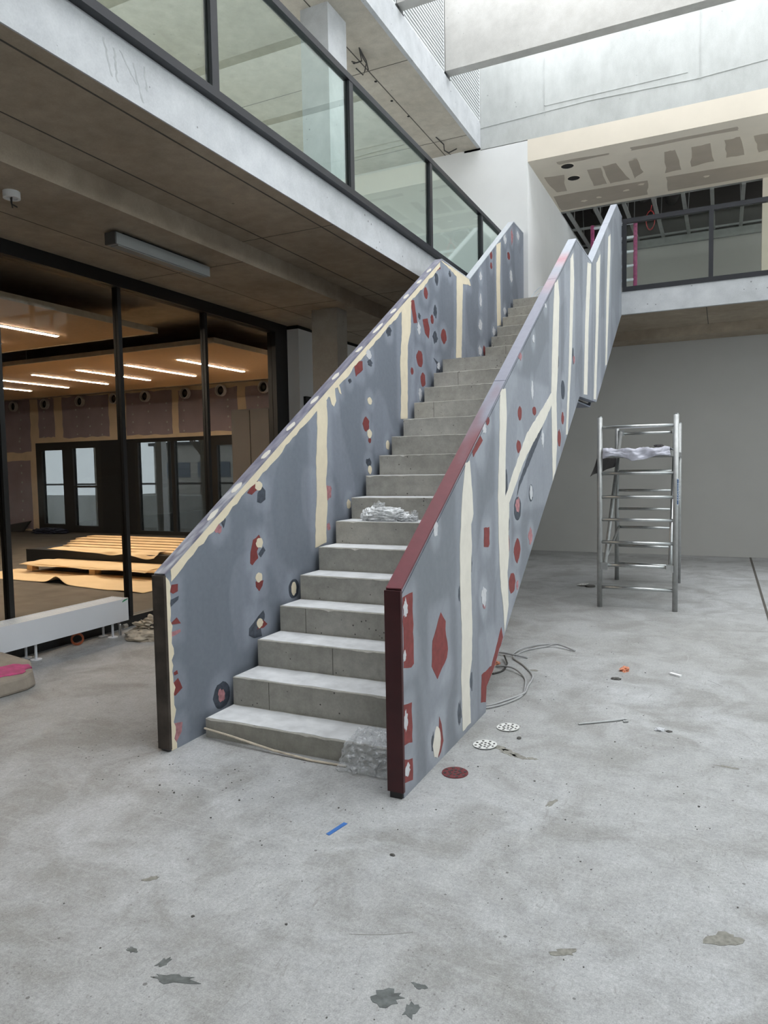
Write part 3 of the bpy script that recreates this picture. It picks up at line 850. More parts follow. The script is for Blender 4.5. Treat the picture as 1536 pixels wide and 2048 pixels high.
LE=[('c',0.638,1.433,0.041,0.032,-0.04),('p',0.214,1.189,0.039,0.028,-0.08),('c',0.632,1.062,0.038,0.034,-0.11),('c',0.613,0.837,0.039,0.032,-0.16),('c',0.61,0.536,0.035,0.03,-0.22),('k',1.024,0.696,0.067,0.07,-0.16),('c',1.024,0.698,0.034,0.047,-0.16),('k',0.201,0.18,0.082,0.08,-0.3),('p',0.198,0.183,0.036,0.037,-0.31),('p',1.547,1.356,0.045,0.056,-0.04),('p',1.532,1.092,0.028,0.028,-0.09),('w',2.28,2.494,0.05,0.038,0.13),('d',2.296,2.428,0.044,0.028,0.11),('c',2.279,2.104,0.043,0.03,0.07),('r',2.2,1.904,0.058,0.061,0.04),('c',2.261,1.825,0.043,0.036,0.03),('r',2.264,1.769,0.027,0.022,0.02),('d',2.235,1.578,0.049,0.038,-0.01),('c',2.254,1.52,0.034,0.039,-0.01),('c',1.864,1.245,0.035,0.039,-0.06),('c',2.622,1.735,0.038,0.041,0.03),('d',1.928,2.237,0.028,0.02,0.09),('d',2.687,2.751,0.055,0.044,0.16),('r',3.75,3.047,0.041,0.05,0.18),('r',4.087,2.931,0.084,0.079,0.16),('r',3.407,2.602,0.084,0.08,0.13),('r',3.205,2.461,0.032,0.034,0.12),('r',3.48,2.402,0.069,0.069,0.1),('d',3.846,3.144,0.051,0.058,0.19),('d',3.836,2.875,0.066,0.06,0.15),('w',3.92,2.594,0.043,0.041,0.12),('d',3.41,3.018,0.034,0.029,0.18),('w',3.393,2.897,0.038,0.054,0.17),('w',3.402,2.261,0.038,0.058,0.08),('r',3.587,3.282,0.056,0.054,0.2),('d',3.893,3.493,0.057,0.059,0.23),('d',4.3,3.634,0.039,0.032,0.24),('w',5.399,3.86,0.052,0.05,0.23),('w',5.39,3.563,0.046,0.079,0.2),('w',5.375,3.263,0.066,0.059,0.18),('w',5.352,2.953,0.065,0.056,0.14),('r',5.525,2.977,0.048,0.06,0.14),('r',5.845,4.23,0.057,0.051,0.25),('r',5.849,4.097,0.043,0.041,0.24),('w',5.948,3.281,0.074,0.053,0.16),('w',6.472,3.636,0.065,0.055,0.18),('r',6.68,4.438,0.067,0.054,0.26),('w',6.497,4.614,0.065,0.054,0.27),('w',6.8,4.182,0.068,0.079,0.24),('w',7.184,4.849,0.064,0.058,0.28),('p',6.856,4.746,0.052,0.095,0.28)]
RP=[('r',[(-0.226,0.94),(-0.111,0.946),(-0.108,0.601),(-0.139,0.591),(-0.227,0.611)]),('r',[(-0.234,0.439),(-0.14,0.423),(-0.141,0.229),(-0.233,0.247)]),('r',[(-0.235,0.181),(-0.142,0.152),(-0.142,0.046),(-0.24,0.07)]),('r',[(0.257,0.778),(0.327,0.717),(0.321,0.677),(0.356,0.559),(0.338,0.518),(0.197,0.44),(0.12,0.526),(0.135,0.655)]),('r',[(0.216,0.236),(0.247,0.185),(0.271,0.087),(0.231,0.04),(0.197,0.025)]),('r',[(1.01,1.155),(1.12,1.153),(1.123,1.045),(1.1,1.027),(1.007,1.039)]),('c',[(0.674,1.555),(0.749,1.57),(0.773,1.471),(0.797,1.338),(0.808,1.257),(0.764,1.198),(0.774,1.073),(0.749,0.898),(0.766,0.627),(0.753,0.404),(0.703,0.282),(0.722,0.031),(0.579,0.03),(0.563,0.322),(0.584,0.577),(0.562,0.84),(0.563,1.096),(0.61,1.347)]),('c',[(1.382,2.034),(1.514,2.051),(1.535,1.901),(1.503,1.606),(1.485,1.311),(1.582,1.276),(1.563,1.106),(1.565,0.914),(1.526,0.808),(1.55,0.582),(1.451,0.41),(1.42,0.586),(1.365,0.733),(1.335,0.913),(1.324,1.127),(1.313,1.319),(1.356,1.7)]),('c',[(2.929,2.143),(2.928,2.038),(2.641,1.876),(2.244,1.69),(1.976,1.556),(1.689,1.352),(1.519,1.24),(1.474,1.311),(1.731,1.515),(2.066,1.762),(2.439,1.924)]),('d',[(2.641,1.89),(2.511,1.765),(2.242,1.6),(1.889,1.397),(1.786,1.312),(1.848,1.42),(2.152,1.633),(2.339,1.737)]),('r',[(0.798,1.624),(0.954,1.72),(1.002,1.691),(0.819,1.588)]),('c',[(3.057,3.075),(3.195,3.149),(3.255,2.998),(3.187,2.389),(3.123,2.128),(3.149,1.747),(3.085,1.49),(2.966,1.393),(2.942,1.804),(2.918,2.161),(2.97,2.61),(3.014,2.863)]),('c',[(3.757,3.466),(3.903,3.558),(3.946,3.319),(3.87,2.887),(3.824,2.603),(3.75,2.317),(3.619,1.816),(3.537,1.808),(3.68,2.474),(3.755,3.14)]),('c',[(4.702,3.666),(4.924,3.705),(4.767,3.042),(4.686,2.271),(4.474,2.259),(4.561,3.006)]),('c',[(5.28,3.8),(5.565,3.971),(5.431,3.156),(5.269,2.266),(5.106,2.26),(5.253,3.125)]),('c',[(6.204,4.349),(6.38,4.434),(6.384,4.235),(6.242,3.477),(6.102,2.768),(5.98,2.736),(6.066,3.621)]),('r',[(0.938,0.258),(1.143,0.26),(1.372,0.461),(1.409,0.386),(1.175,0.222),(1.033,0.135),(1.015,0.063),(0.918,0.091)])]
RE=[('w',-0.199,0.882,0.024,0.043,-0.19),('w',-0.216,0.665,0.014,0.028,-0.25),('w',-0.214,0.357,0.02,0.044,-0.34),('w',-0.203,0.117,0.027,0.033,-0.4),('c',0.177,0.113,0.051,0.079,-0.37),('d',0.122,0.133,0.02,0.047,-0.39),('d',0.532,0.149,0.03,0.069,-0.33),('d',0.547,0.826,0.017,0.038,-0.17),('d',0.746,0.27,0.023,0.054,-0.27),('w',0.998,0.735,0.052,0.056,-0.17),('p',1.005,0.682,0.027,0.026,-0.2),('d',0.757,0.968,0.02,0.053,-0.13),('r',1.88,1.907,0.057,0.048,0.06),('r',2.319,1.951,0.061,0.033,0.06),('r',1.846,1.671,0.056,0.044,0.02),('r',1.104,1.816,0.036,0.027,0.04),('w',1.033,1.763,0.039,0.029,0.05),('w',2.296,2.5,0.028,0.028,0.16),('w',2.252,2.102,0.032,0.061,0.09),('w',2.709,2.828,0.032,0.018,0.2),('p',1.889,2.319,0.049,0.031,0.12),('r',3.391,1.949,0.058,0.055,0.05),('r',3.242,1.769,0.069,0.073,0.03),('k',3.407,2.211,0.085,0.087,0.09),('k',1.804,1.227,0.096,0.086,-0.06),('p',1.808,1.253,0.06,0.052,-0.06),('k',2.2,1.321,0.069,0.067,-0.04),('w',2.2,1.327,0.046,0.049,-0.03),('p',2.175,0.998,0.059,0.056,-0.09),('w',2.597,1.744,0.041,0.059,0.02),('d',1.523,1.408,0.029,0.099,-0.03),('d',1.564,1.156,0.026,0.06,-0.08),('d',3.206,2.442,0.025,0.051,0.12),('d',3.898,2.585,0.037,0.084,0.14),('p',3.935,2.554,0.045,0.037,0.12),('r',1.787,0.926,0.083,0.081,-0.12),('r',1.649,0.716,0.087,0.072,-0.16),('w',0.198,1.221,0.029,0.044,-0.08),('p',1.786,0.681,0.029,0.034,-0.16),('r',1.563,0.999,0.022,0.062,-0.11)]
TOP = [(-.245, .985), (4.05, 3.735), (4.97, 3.735), (6.95, 4.985), (7.5, 4.985)]
BOT = [(-.245, 0.0), (1.02, 0.0), (1.03, .155), (1.18, .222), (1.424, .378), (4.24, 2.22), (5.30, 2.24), (7.42, 3.58), (7.5, 3.62)]
def interp(tab, y):
    for (a, b), (c, d) in zip(tab[:-1], tab[1:]):
        if y <= c:
            return b + (d - b) * (y - a) / max(1e-9, c - a)
    return tab[-1][1]

def paint_face(name, x, parent, base, halo, P, E, sgn, seed):
    ny, nv = 520, 64
    ys = np.linspace(-.245, 7.5, ny + 1)
    tops = np.array([interp(TOP, y) for y in ys]); bots = np.array([interp(BOT, y) for y in ys])
    tt = np.linspace(0, 1, nv + 1)
    Y = np.repeat(ys[:, None], nv + 1, 1); Z = bots[:, None] + (tops - bots)[:, None] * tt[None, :]
    wgt = np.zeros_like(Y); dark = np.zeros_like(Y); pinkw = np.zeros_like(Y)
    def ss(a, b, v):
        t = np.clip((v - a) / (b - a), 0, 1); return t * t * (3 - 2 * t)
    for e in E:
        k, cy, cz, ry, rz = e[:5]
        sh = e[5] if abs(e[5]) < 1.5 else 0
        d = np.sqrt(((Y - cy) / (ry + .06)) ** 2 + ((Z - cz - sh * 0) / (rz + .085)) ** 2)
        wgt = np.maximum(wgt, (1 - ss(.55, 1.15, d)) * .75)
    for k, pts in P:
        y0 = min(p[0] for p in pts); y1 = max(p[0] for p in pts); z0 = min(p[1] for p in pts); z1 = max(p[1] for p in pts)
        if k == 'c' and z1 - z0 > .5:
            dy = np.maximum(np.maximum(y0 - Y, Y - y1), 0) / .1
            dz = np.maximum(np.maximum(z0 - Z, Z - z1), 0) / .06
            wgt = np.maximum(wgt, (1 - ss(.2, 1.0, np.sqrt(dy * dy + dz * dz))) * .6)
        else:
            dy = np.maximum(np.maximum(y0 - Y, Y - y1), 0) / .08
            dz = np.maximum(np.maximum(z0 - Z, Z - z1), 0) / .1
            wgt = np.maximum(wgt, (1 - ss(.1, 1.0, np.sqrt(dy * dy + dz * dz))) * .6)
    N = np.zeros_like(Y)
    for i in range(ny + 1):
        for j in range(0, nv + 1):
            N[i, j] = noise.noise(Vector((Y[i, j] * 2.6 + seed, Z[i, j] * 1.5, seed)))
    wgt = np.clip(wgt + ss(.12, .2, N) * .35 - ss(-.3, -.5, N) * .15, 0, 1)
    base = np.array(base[:3]); halo = np.array(halo[:3])
    C = base[None, None, :] * (1 - wgt[..., None]) + halo[None, None, :] * wgt[..., None]
    vs_ = np.stack([np.full_like(Y, x), Y, Z], -1).reshape(-1, 3)
    o = world_loc(parent)
    vs_ = vs_ - np.array([o.x, o.y, o.z])
    fs_ = []
    for i in range(ny):
        for j in range(nv):
            a = i * (nv + 1) + j; b = a + nv + 1
            fs_.append((a, b, b + 1, a + 1) if sgn > 0 else (a, a + 1, b + 1, b))
    me = bpy.data.meshes.new(name)
    me.from_pydata(vs_.tolist(), [], fs_)
    ca = me.color_attributes.new('Col', 'FLOAT_COLOR', 'POINT')
    cc = np.concatenate([C.reshape(-1, 3), np.ones((C.size // 3, 1))], 1)
    ca.data.foreach_set('color', cc.ravel())
    me.materials.append(M['paint'])
    ob = bpy.data.objects.new(name, me); COL.objects.link(ob); ob.parent = parent
    return ob

def patch(parent, k, poly, x, sgn, cool):
    names = {'r': ('primer_patch', 'red'), 'c': ('filler_stripe', 'filler_cool' if cool else 'filler'), 'p': ('sanded_patch', 'pink'), 'd': ('bare_metal_patch', 'bare'),
             'k': ('bare_metal_patch', 'bare'), 'w': ('filler_spot', 'whitefill')}
    h = {'d': .0006, 'k': .0008, 'r': .0011, 'p': .0014, 'c': .0018, 'w': .0021}[k] + random.random() * .0002
    nm, mt = names[k]
    # feather the outline
    q = []
    for a, b in zip(poly, poly[1:] + poly[:1]):
        L_ = math.hypot(a[0] - b[0], a[1] - b[1])
        n = max(1, int(L_ / .035))
        for i in range(n):
            t = i / n
            j = .0045 if i else 0
            q.append((a[0] + (b[0] - a[0]) * t + jit(j), a[1] + (b[1] - a[1]) * t + jit(j)))
    q2 = []
    for y, z in q:
        z = min(max(z, interp(BOT, y) + .002), interp(TOP, y) - .003)
        q2.append((max(y, -.243), z))
    a, b = (x, x + sgn * h)
    MB().prism(q2, 0, a - sgn * .0002, b).build(nm, mt, parent)

def ellipse_poly(cy, cz, ry, rz, n=16, j=.12):
    return [(cy + ry * (1 + jit(j)) * math.cos(2 * math.pi * i / n), cz + rz * (1 + jit(j)) * math.sin(2 * math.pi * i / n)) for i in range(n)]

def balustrade(x0, x1, face, sgn, label, P, E, base, halo, seed, cool):
    t = thing('stair_balustrade', ((x0 + x1) / 2, 0, 0), label, 'balustrade', 'patched steel balustrade walls of the stair')
    poly = [(y, z - .006) for y, z in TOP] + BOT[::-1]
    MB().prism(poly, 0, x0, x1).build('core_panel', 'grey_primer', t)
    paint_face('painted_face', face + sgn * .0008, t, base, halo, P, E, sgn, seed)
    fx = face + sgn * .0008
    for k, pts in P:
        patch(t, k, pts, fx, sgn, cool)
    for e in E:
        k, cy, cz, ry, rz = e[:5]
        if k == 'k':
            pa = ellipse_poly(cy, cz, ry, rz, 18, .06)
            patch(t, 'k', pa, fx, sgn, cool)
        else:
            patch(t, k, ellipse_poly(cy, cz, ry, rz, 22 if k == 'w' else 16, .3 if k in 'wpd' else .14), fx, sgn, cool)
    return t

LB = balustrade(-.11, -.04, -.04, 1, 'left grey stair balustrade wall with cream filler bands and a bare steel end', LP, LE, rgb(119, 125, 135), rgb(147, 153, 164), 3.3, False)
RB = balustrade(1.29, 1.36, 1.36, 1, 'right grey stair balustrade wall with a dark red capping and red end post', RP, RE, rgb(122, 126, 133), rgb(152, 156, 164), 8.8, True)

# cream filler run along the top of the left inner face
top_run = []; low = []
ny = 90
for k in range(ny + 1):
    y = -.2 + (4.0 + .2) * k / ny
    top_run.append((y, interp(TOP, y) - .008))
    low.append((y, interp(TOP, y) - .055 - .03 * abs(noise.noise(Vector((y * 3, 0, 5)))) - .02 * random.random()))
patch(LB, 'c', top_run + low[::-1], -.04 + .0008, 1, False)
edge = [(-.243, .0), (-.243, .97)] + [(-.208 + jit(.012), .94 - .94 * k / 30) for k in range(31)]
patch(LB, 'c', edge, -.04 + .0008, 1, False)

# capping strips and end plates
def cap(parent, x0, x1, ya, yb, colfn, name='cap_segment', mat='cap'):
    n = max(2, int((yb - ya) / .03))
    vs_ = []; cols = []
    ox = world_loc(parent)
    m_ = 6
    for i in range(n + 1):
        y = ya + (yb - ya) * i / n
        z = interp(TOP, y)
        for j in range(m_ + 1):
            x = x0 + (x1 - x0) * j / m_
            vs_.append((x - ox.x, y - ox.y, z - ox.z)); cols.append(colfn(y, x))
        vs_.append((x1 - ox.x, y - ox.y, z - .012 - ox.z)); cols.append(colfn(y, x1))
        vs_.append((x0 - ox.x, y - ox.y, z - .012 - ox.z)); cols.append(colfn(y, x0))
    r = m_ + 3
    fs_ = []
    for i in range(n):
        for j in range(r):
            a, b = i * r + j, i * r + (j + 1) % r
            fs_.append((a, b, b + r, a + r))
    fs_.append(tuple(range(r - 1, -1, -1))); fs_.append(tuple(n * r + j for j in range(r)))
    me = bpy.data.meshes.new(name)
    me.from_pydata(vs_, [], fs_)
    bm = bmesh.new(); bm.from_mesh(me); bmesh.ops.recalc_face_normals(bm, faces=bm.faces); bm.to_mesh(me); bm.free()
    ca = me.color_attributes.new('Col', 'FLOAT_COLOR', 'POINT')
    ca.data.foreach_set('color', [c for q in cols for c in q])
    me.materials.append(M[mat])
    ob = bpy.data.objects.new(name, me); COL.objects.link(ob); ob.parent = parent
    return ob
def mixc(a, b, t):
    t = max(0, min(1, t)); return tuple(a[i] * (1 - t) + b[i] * t for i in range(3)) + (1,)
def colR(y, x):
    n = noise.noise(Vector((y * 4, x * 14, 1))) * .5
    red, lil, pale = rgb(108, 50, 58), rgb(126, 127, 141), rgb(168, 172, 182)
    c = mixc(red, lil, (y - .75 + n * .7) / .55)
    c = mixc(c, rgb(176, 140, 146), (1 - abs(y - 3.05) / .25) * .6 + n * .2 if abs(y - 3.05) < .25 else 0)
    c = mixc(c, pale, (y - 3.0) / .6)
    c = mixc(c, rgb(178, 112, 120), (1 - abs(y - 3.55) / .2) * .8 if abs(y - 3.55) < .2 else 0)
    return c
def colL(y, x):
    n = noise.fractal(Vector((y * 9, x * 40, 4)), 1, 2, 3)
    c = mixc(rgb(112, 112, 128), rgb(150, 148, 160), .5 + n)
    if y < .5: c = mixc(c, rgb(190, 192, 196), .35 + n)
    c = mixc(c, rgb(190, 194, 200), (y - 4.0) / .3)
    return c
for a, b in ((-.245, 1.5), (1.506, 3.12), (3.126, 4.05), (4.05, 4.97), (4.97, 6.2), (6.206, 6.95), (6.95, 7.5)):
    cap(RB, 1.286, 1.364, a, b, colR)
for a, b in ((-.245, 4.05), (4.05, 4.97), (4.97, 6.25), (6.256, 6.95), (6.95, 7.5)):
    cap(LB, -.114, -.036, a, b, colL)
for k, y in enumerate((.202, .441, .774, 1.084, 1.413, 1.742, 2.154, 2.519, 2.852, 3.152, 3.481, 3.751)):
    l = .05 if k != 7 else .09
    pts = [(y + l * math.cos(2 * math.pi * i / 14) * (1 + jit(.15)), -.066 + .02 * math.sin(2 * math.pi * i / 14) * (1 + jit(.2))) for i in range(14)]
    b = MB()
    n = len(pts)
    b.add([(x, yy, interp(TOP, yy) + .0002) for yy, x in pts] + [(x, yy, interp(TOP, yy) + .0022) for yy, x in pts],
          [tuple(range(n - 1, -1, -1)), tuple(range(n, 2 * n))] + [(i, (i + 1) % n, n + (i + 1) % n, n + i) for i in range(n)])
    b.build('cap_filler_spot', 'filler_cool', LB)
MB().box(-.116, -.034, -.262, -.243, .012, .975).build('end_plate', 'end_dark', LB)
MB().box(1.284, 1.366, -.262, -.243, .03, .975).build('end_plate', 'end_red', RB)
MB().box(1.295, 1.355, -.258, -.18, 0, .03).build('foot_packer', 'black', RB)
# inner skin of the right wall cap edge line
MB().prism([(y, z - .03) for y, z in TOP[:2]] + [(y, z - .034) for y, z in TOP[:2][::-1]], 0, 1.3605, 1.3625).build('edge_seam', 'bare', RB)
# underside closing sheet of the stair between the walls
MB().prism([(1.43, .36), (4.24, 2.2), (5.3, 2.2), (7.4, 3.56), (7.4, 3.545), (5.3, 2.185), (4.24, 2.185), (1.43, .345)], 0, -.04, 1.29).build('soffit_sheet', 'grey_primer', stair)

# ================================================================== GLASS RAILINGS
def railing_left():
    t = thing('glass_railing', (-.33, 2.5, 3.95), 'dark framed glass railing along the left upper landing', 'railing')
    MB().box(-.365, -.30, -3.2, 7.5, 3.945, 4.0).build('bottom_rail', 'rail', t)
    MB().box(-.36, -.298, -3.2, 7.5, 4.92, 4.975).build('top_rail', 'rail', t)
    ys = [-3.1, -1.22, .67, 2.555, 4.45, 6.32]
    for y in ys:
        MB().box(-.358, -.302, y - .035, y + .035, 4.0, 4.92).build('post', 'rail', t)
    ed = ys + [7.5]
    for a, b in zip(ed[:-1], ed[1:]):
        MB().box(-.337, -.325, a + .035, b - .035, 4.0, 4.92).build('pane', 'glass_rail', t)
railing_left()
t = thing('glass_railing', (4.2, 7.53, 3.95), 'dark framed glass railing on the far balcony right of the stair', 'railing')
MB().box(1.37, 7.0, 7.49, 7.55, 3.945, 4.01).build('bottom_rail', 'rail', t)
MB().box(1.37, 7.0, 7.49, 7.55, 4.885, 4.945).build('top_rail', 'rail', t)
px = [1.395, 2.505, 3.62, 4.73, 5.84]
for x in px:
    MB().box(x - .028, x + .028, 7.49, 7.55, 4.01, 4.885).build('post', 'rail', t)
for a, b in zip(px, px[1:] + [7.03]):
    MB().box(a + .028, b - .028, 7.514, 7.526, 4.01, 4.885).build('pane', 'glass_far', t)

# ================================================================== SCAFFOLD TOWER
FL, FR, BLp, BR = (1.50, 4.64), (2.25, 4.64), (1.43, 6.55), (2.185, 6.52)
tw = thing('scaffold_tower', (1.84, 5.6, 0), 'small aluminium scaffold tower standing in front of the grey wall', 'scaffold')
def lerp2(a, b, t): return (a[0] + (b[0] - a[0]) * t, a[1] + (b[1] - a[1]) * t)
for p_ in (FL, FR, BLp, BR):
    o = MB().tube([(p_[0], p_[1], 0), (p_[0], p_[1], 2.02)], .027, 14).build('post', 'alu_dull', tw, True)
    MB().disc((p_[0], p_[1], 2.02), .02, .012, 12).build('spigot', 'alu', o)
RZ = (.216, .455, .70, .94, 1.18, 1.43, 1.915)
for a, b in ((FL, FR), (BLp, BR)):
    for z in RZ:
        MB().tube([(a[0], a[1], z), (b[0], b[1], z)], .0175, 10).build('rung', 'alu', tw, True)
# diagonal braces on both long sides, with end hooks
for a, b in ((FL, BLp), (FR, BR)):
    s = .05 if a is FL else -.05
    o = MB().tube([(a[0] + s, a[1] + .03, .45), (b[0] + s, b[1] - .03, 1.93)], .022, 10).build('brace', 'alu_dull' if a is FL else 'alu', tw, True)
    for q, z in ((a, .45), (b, 1.93)):
        MB().box(q[0] + s - .035, q[0] + s + .035, q[1] - .03, q[1] + .03, z - .045, z + .03).build('hook', 'alu', o)
# ledger between the frames near the bottom
MB().tube([(FL[0] + .03, FL[1], .45), (BLp[0] + .03, BLp[1], .7)], .016, 8).build('brace', 'alu', tw, True)
MB().box(1.50, 2.21, 4.62, 6.56, 1.60, 1.655).build('platform', 'alu_dull', tw)
# name label on the front right post
o = MB().box(2.262, 2.2795, 4.609, 4.616, 1.10, 1.37).build('label_plate', 'sticker_white', tw)
MB().box(2.265, 2.2765, 4.6075, 4.6095, 1.108, 1.362).build('label_field', 'sticker_blue', o)
fc = bpy.data.curves.new('label_lettering', 'FONT')
fc.body = 'HHNOSS'; fc.size = .036; fc.align_x = 'CENTER'; fc.extrude = .0004; fc.space_character = 1.35
fo = bpy.data.objects.new('label_lettering', fc); COL.objects.link(fo)
bpy.context.view_layer.update()
me = bpy.data.meshes.new_from_object(fo)
bpy.data.objects.remove(fo)
rm = Matrix.Translation((2.263, 4.607, 1.235)) @ Matrix.Rotation(math.pi / 2, 4, 'Y') @ Matrix.Rotation(math.pi / 2, 4, 'X')
rm = Matrix(((0, 1, 0, 2.2655), (0, 0, -1, 4.607), (-1, 0, 0, 1.235), (0, 0, 0, 1)))
wl_ = world_loc(o)
me.transform(Matrix.Translation(-wl_) @ rm)
me.materials.append(M['sticker_white'])
lo = bpy.data.objects.new('label_lettering', me); COL.objects.link(lo); lo.parent = o

def drape(u, v):
    x = 1.535 + (2.195 - 1.535) * u
    n = noise.fractal(Vector((u * 6, v * 5, 2)), 1, 2, 4)
    if v < .3:                       # front fall
        t = v / .3
        return (x + .01 * n, 4.595 - .012 * math.sin(u * 17) - .012 * n, 1.585 + .025 * math.sin(u * 9) * (1 - t) + .085 * t + .012 * n)
    t = (v - .3) / .7
    return (x, 4.60 + t * 1.2, 1.682 + .022 * abs(n) + .008 * math.sin(u * 21 + t * 6))
o = sheet('dust_sheet', 'dust_sheet', 70, 50, drape)
tag(o, 'crumpled pale plastic dust sheet lying over the scaffold platform', 'dust sheet')
def dcloth(u, v):
    y = 4.66 + u * 1.45
    z = 1.60 - v * (.2 - .1 * u)
    return (1.47 - v * .06 * (1 - u) + .012 * math.sin(u * 14 + v * 2), y - .3 * v * (1 - u) * .5, z)
o = sheet('dark_cloth', 'cloth_dark', 30, 10, dcloth)
tag(o, 'dark grey cloth hanging off the left side of the scaffold platform', 'cloth')
o = lump('tool_pouch', 'cloth_dark', (2.07, 4.85, 1.70), (.05, .06, .018), .15, 2, None, .6, 4, 3)
tag(o, 'small dark item lying on the dust sheet of the scaffold', 'pouch')

# ================================================================== LOW RADIATOR AND THINGS NEAR THE GLASS WALL
rd = thing('radiator', (-2.53, .4, 0), 'long low white floor radiator in front of the glass wall', 'radiator')
MB().box(-2.405, -2.395, -1.6, 1.80, .135, .345).build('front_panel', 'radiator', rd)
MB().box(-2.61, -2.60, -1.6, 1.80, .135, .345).build('back_panel', 'radiator', rd)
MB().box(-2.61, -2.395, 1.79, 1.80, .135, .345).build('end_panel', 'radiator', rd)
MB().box(-2.60, -2.405, -1.6, 1.79, .16, .30).build('core', 'radiator', rd)
for k in range(6):
    x = -2.585 + k * .032
    MB().box(x, x + .02, -1.6, 1.79, .330, .342).build('grille_slat', 'radiator', rd)
for y in (.80, 1.62, -.4):
    for x in (-2.43, -2.55):
        o = MB().tube([(x, y, 0.004), (x, y, .15)], .011, 8).build('leg', 'radiator', rd)
        MB().disc((x, y, 0), .045, .006, 14).build('foot', 'radiator', o)
MB().tube([(-2.43, 1.71, .004), (-2.43, 1.71, .1), (-2.46, 1.71, .14)], .014, 8).build('valve_pipe', 'alu', rd)
MB().disc((-2.43, 1.745, .075), .022, .05, 12, 1).build('valve_head', 'alu', rd)
MB().prism([(1.715, .322), (1.745, .338), (1.785, .341), (1.785, .335), (1.75, .325), (1.72, .316)], 0, -2.3952, -2.3935).build('sticker', 'sticker_green', rd)

o = MB().ring((0, 0, 0), .055, .039, .03, 28, 1).build('pipe_offcut', 'orange')
o.location = (-2.50, 1.28, .055); o.rotation_euler = (0, 0, .86)
tag(o, 'orange plastic pipe ring lying on the floor under the radiator', 'pipe')

# rubble sack by the end of the radiator
sk = thing('rubble_sack', (-2.12, 1.74, 0), 'half empty pale rubble sack on the floor by the end of the radiator', 'sack')
lump('bag_body', 'sack', (-2.12, 1.74, 0), (.22, .18, .075), .3, 1.5, sk, .3, 2, 5, False, (1, 1, 1), True, 3)
lump('bag_neck', 'sack', (-2.12, 1.8, .06), (.14, .12, .08), .6, 1.5, sk, .4, 6, 6, True, (1, 1.6, 1.6), True, 2)
lump('rubble', 'dark_scrap', (-2.05, 1.76, .09), (.06, .05, .04), .5, 3, sk, .3, 9, 4)

# kerb block with pink marks
bk = thing('concrete_block', (-1.98, .2, 0), 'weathered concrete block with pink spray paint at the left edge', 'block')
pr_ = [(-2.32, -.2), (-1.86, -.2), (-1.79, -.12), (-1.76, .2), (-1.80, .30), (-2.0, .44), (-2.30, .40)]
b = MB(); n = len(pr_)
topz = [.105 + (-1.76 - x) * .16 for x, y in pr_]
b.add([(x, y, 0) for x, y in pr_] + [(x * 1 + (-2.0 - x) * .08, y + (.15 - y) * .08, z) for (x, y), z in zip(pr_, topz)],
      [tuple(range(n - 1, -1, -1)), tuple(range(n, 2 * n))] + [(i, (i + 1) % n, n + (i + 1) % n, n + i) for i in range(n)])
o = b.build('block_body', 'block', bk)
md = o.modifiers.new('soft_edges', 'BEVEL'); md.width = .02; md.segments = 2
PINKZ = lambda x, y: .116 + max(0, (-1.86 - x)) * .172 + .0
pts = blob(-1.93, .17, .09, .11, 20, .25)
n = len(pts)
pz = lambda x: .105 + (-1.76 - (x + .16) / 1.087 * 1.0 + .0) * .16
pts = blob(-1.93, .16, .10, .16, 24, .2)
pzz = [.108 + (-1.78 - x) * .172 for x, y in pts]
MB().add([(x, y, z - .012) for (x, y), z in zip(pts, pzz)] + [(x, y, z + .001) for (x, y), z in zip(pts, pzz)],
         [tuple(range(23, -1, -1)), tuple(range(24, 48))] + [(i, (i + 1) % 24, 24 + (i + 1) % 24, 24 + i) for i in range(24)]).build('pink_paint', 'magenta', bk)

# ceiling fixture and detector over the left side
lf = thing('linear_luminaire', (-1.70, 1.65, 3.34), 'grey linear ceiling luminaire under the left soffit', 'ceiling light')
MB().box(-1.755, -1.645, 1.09, 2.22, 3.335, 3.425).build('body', 'fixture', lf)
MB().box(-1.74, -1.66, 1.12, 2.19, 3.328, 3.336).build('diffuser', 'fixture', lf)
MB().box(-1.755, -1.645, 1.075, 1.09, 3.333, 3.427).build('end_cap', 'charcoal', lf)
MB().box(-1.72, -1.68, 1.2, 2.1, 3.424, 3.451).build('mounting_rail', 'void', lf)
sd = thing('smoke_detector_base', (-1.70, .22, 3.41), 'round white detector base with loose wires on the left soffit', 'detector')
MB().disc((-1.70, .22, 3.415), .055, .036, 24).build('base', 'white', sd)
MB().ring((-1.70, .22, 3.405), .055, .038, .012, 24).build('rim', 'white', sd)
MB().tube([(-1.70, .22, 3.415), (-1.69, .21, 3.37), (-1.71, .23, 3.35)], .005, 6).build('wire', 'cable_dark', sd)
MB().tube([(-1.71, .22, 3.415), (-1.73, .24, 3.38), (-1.70, .26, 3.36)], .005, 6).build('wire', 'cable_dark', sd)

# ================================================================== PLASTIC BAGS ON THE STAIR
bg1 = thing('carrier_bag', (.4, 1.73, Z1 + RI * 6), 'crumpled white plastic bag lying on the seventh step', 'plastic bag')
ZB = Z1 + RI * 6 + .002
lump('bag_body', 'bag_white', (.37, 1.70, ZB), (.17, .085, .062), .3, 1.5, bg1, .6, 11, 6, True, (.8, 2.2, 3.0), True, 2)
lump('bag_shoulder', 'bag_white', (.235, 1.70, ZB), (.065, .06, .06), .3, 1.5, bg1, .6, 14, 5, True, (2, 2, 1), True, 2)
lump('bag_loop', 'bag_clear', (.30, 1.73, ZB + .03), (.055, .03, .06), .4, 1.6, bg1, .8, 17, 5, True, (1, 1, 2), True, 2)
lump('bag_tail', 'bag_white', (.55, 1.69, ZB), (.07, .05, .036), .5, 1.6, bg1, .4, 19, 5, True, (1, 2, 3), True, 2)
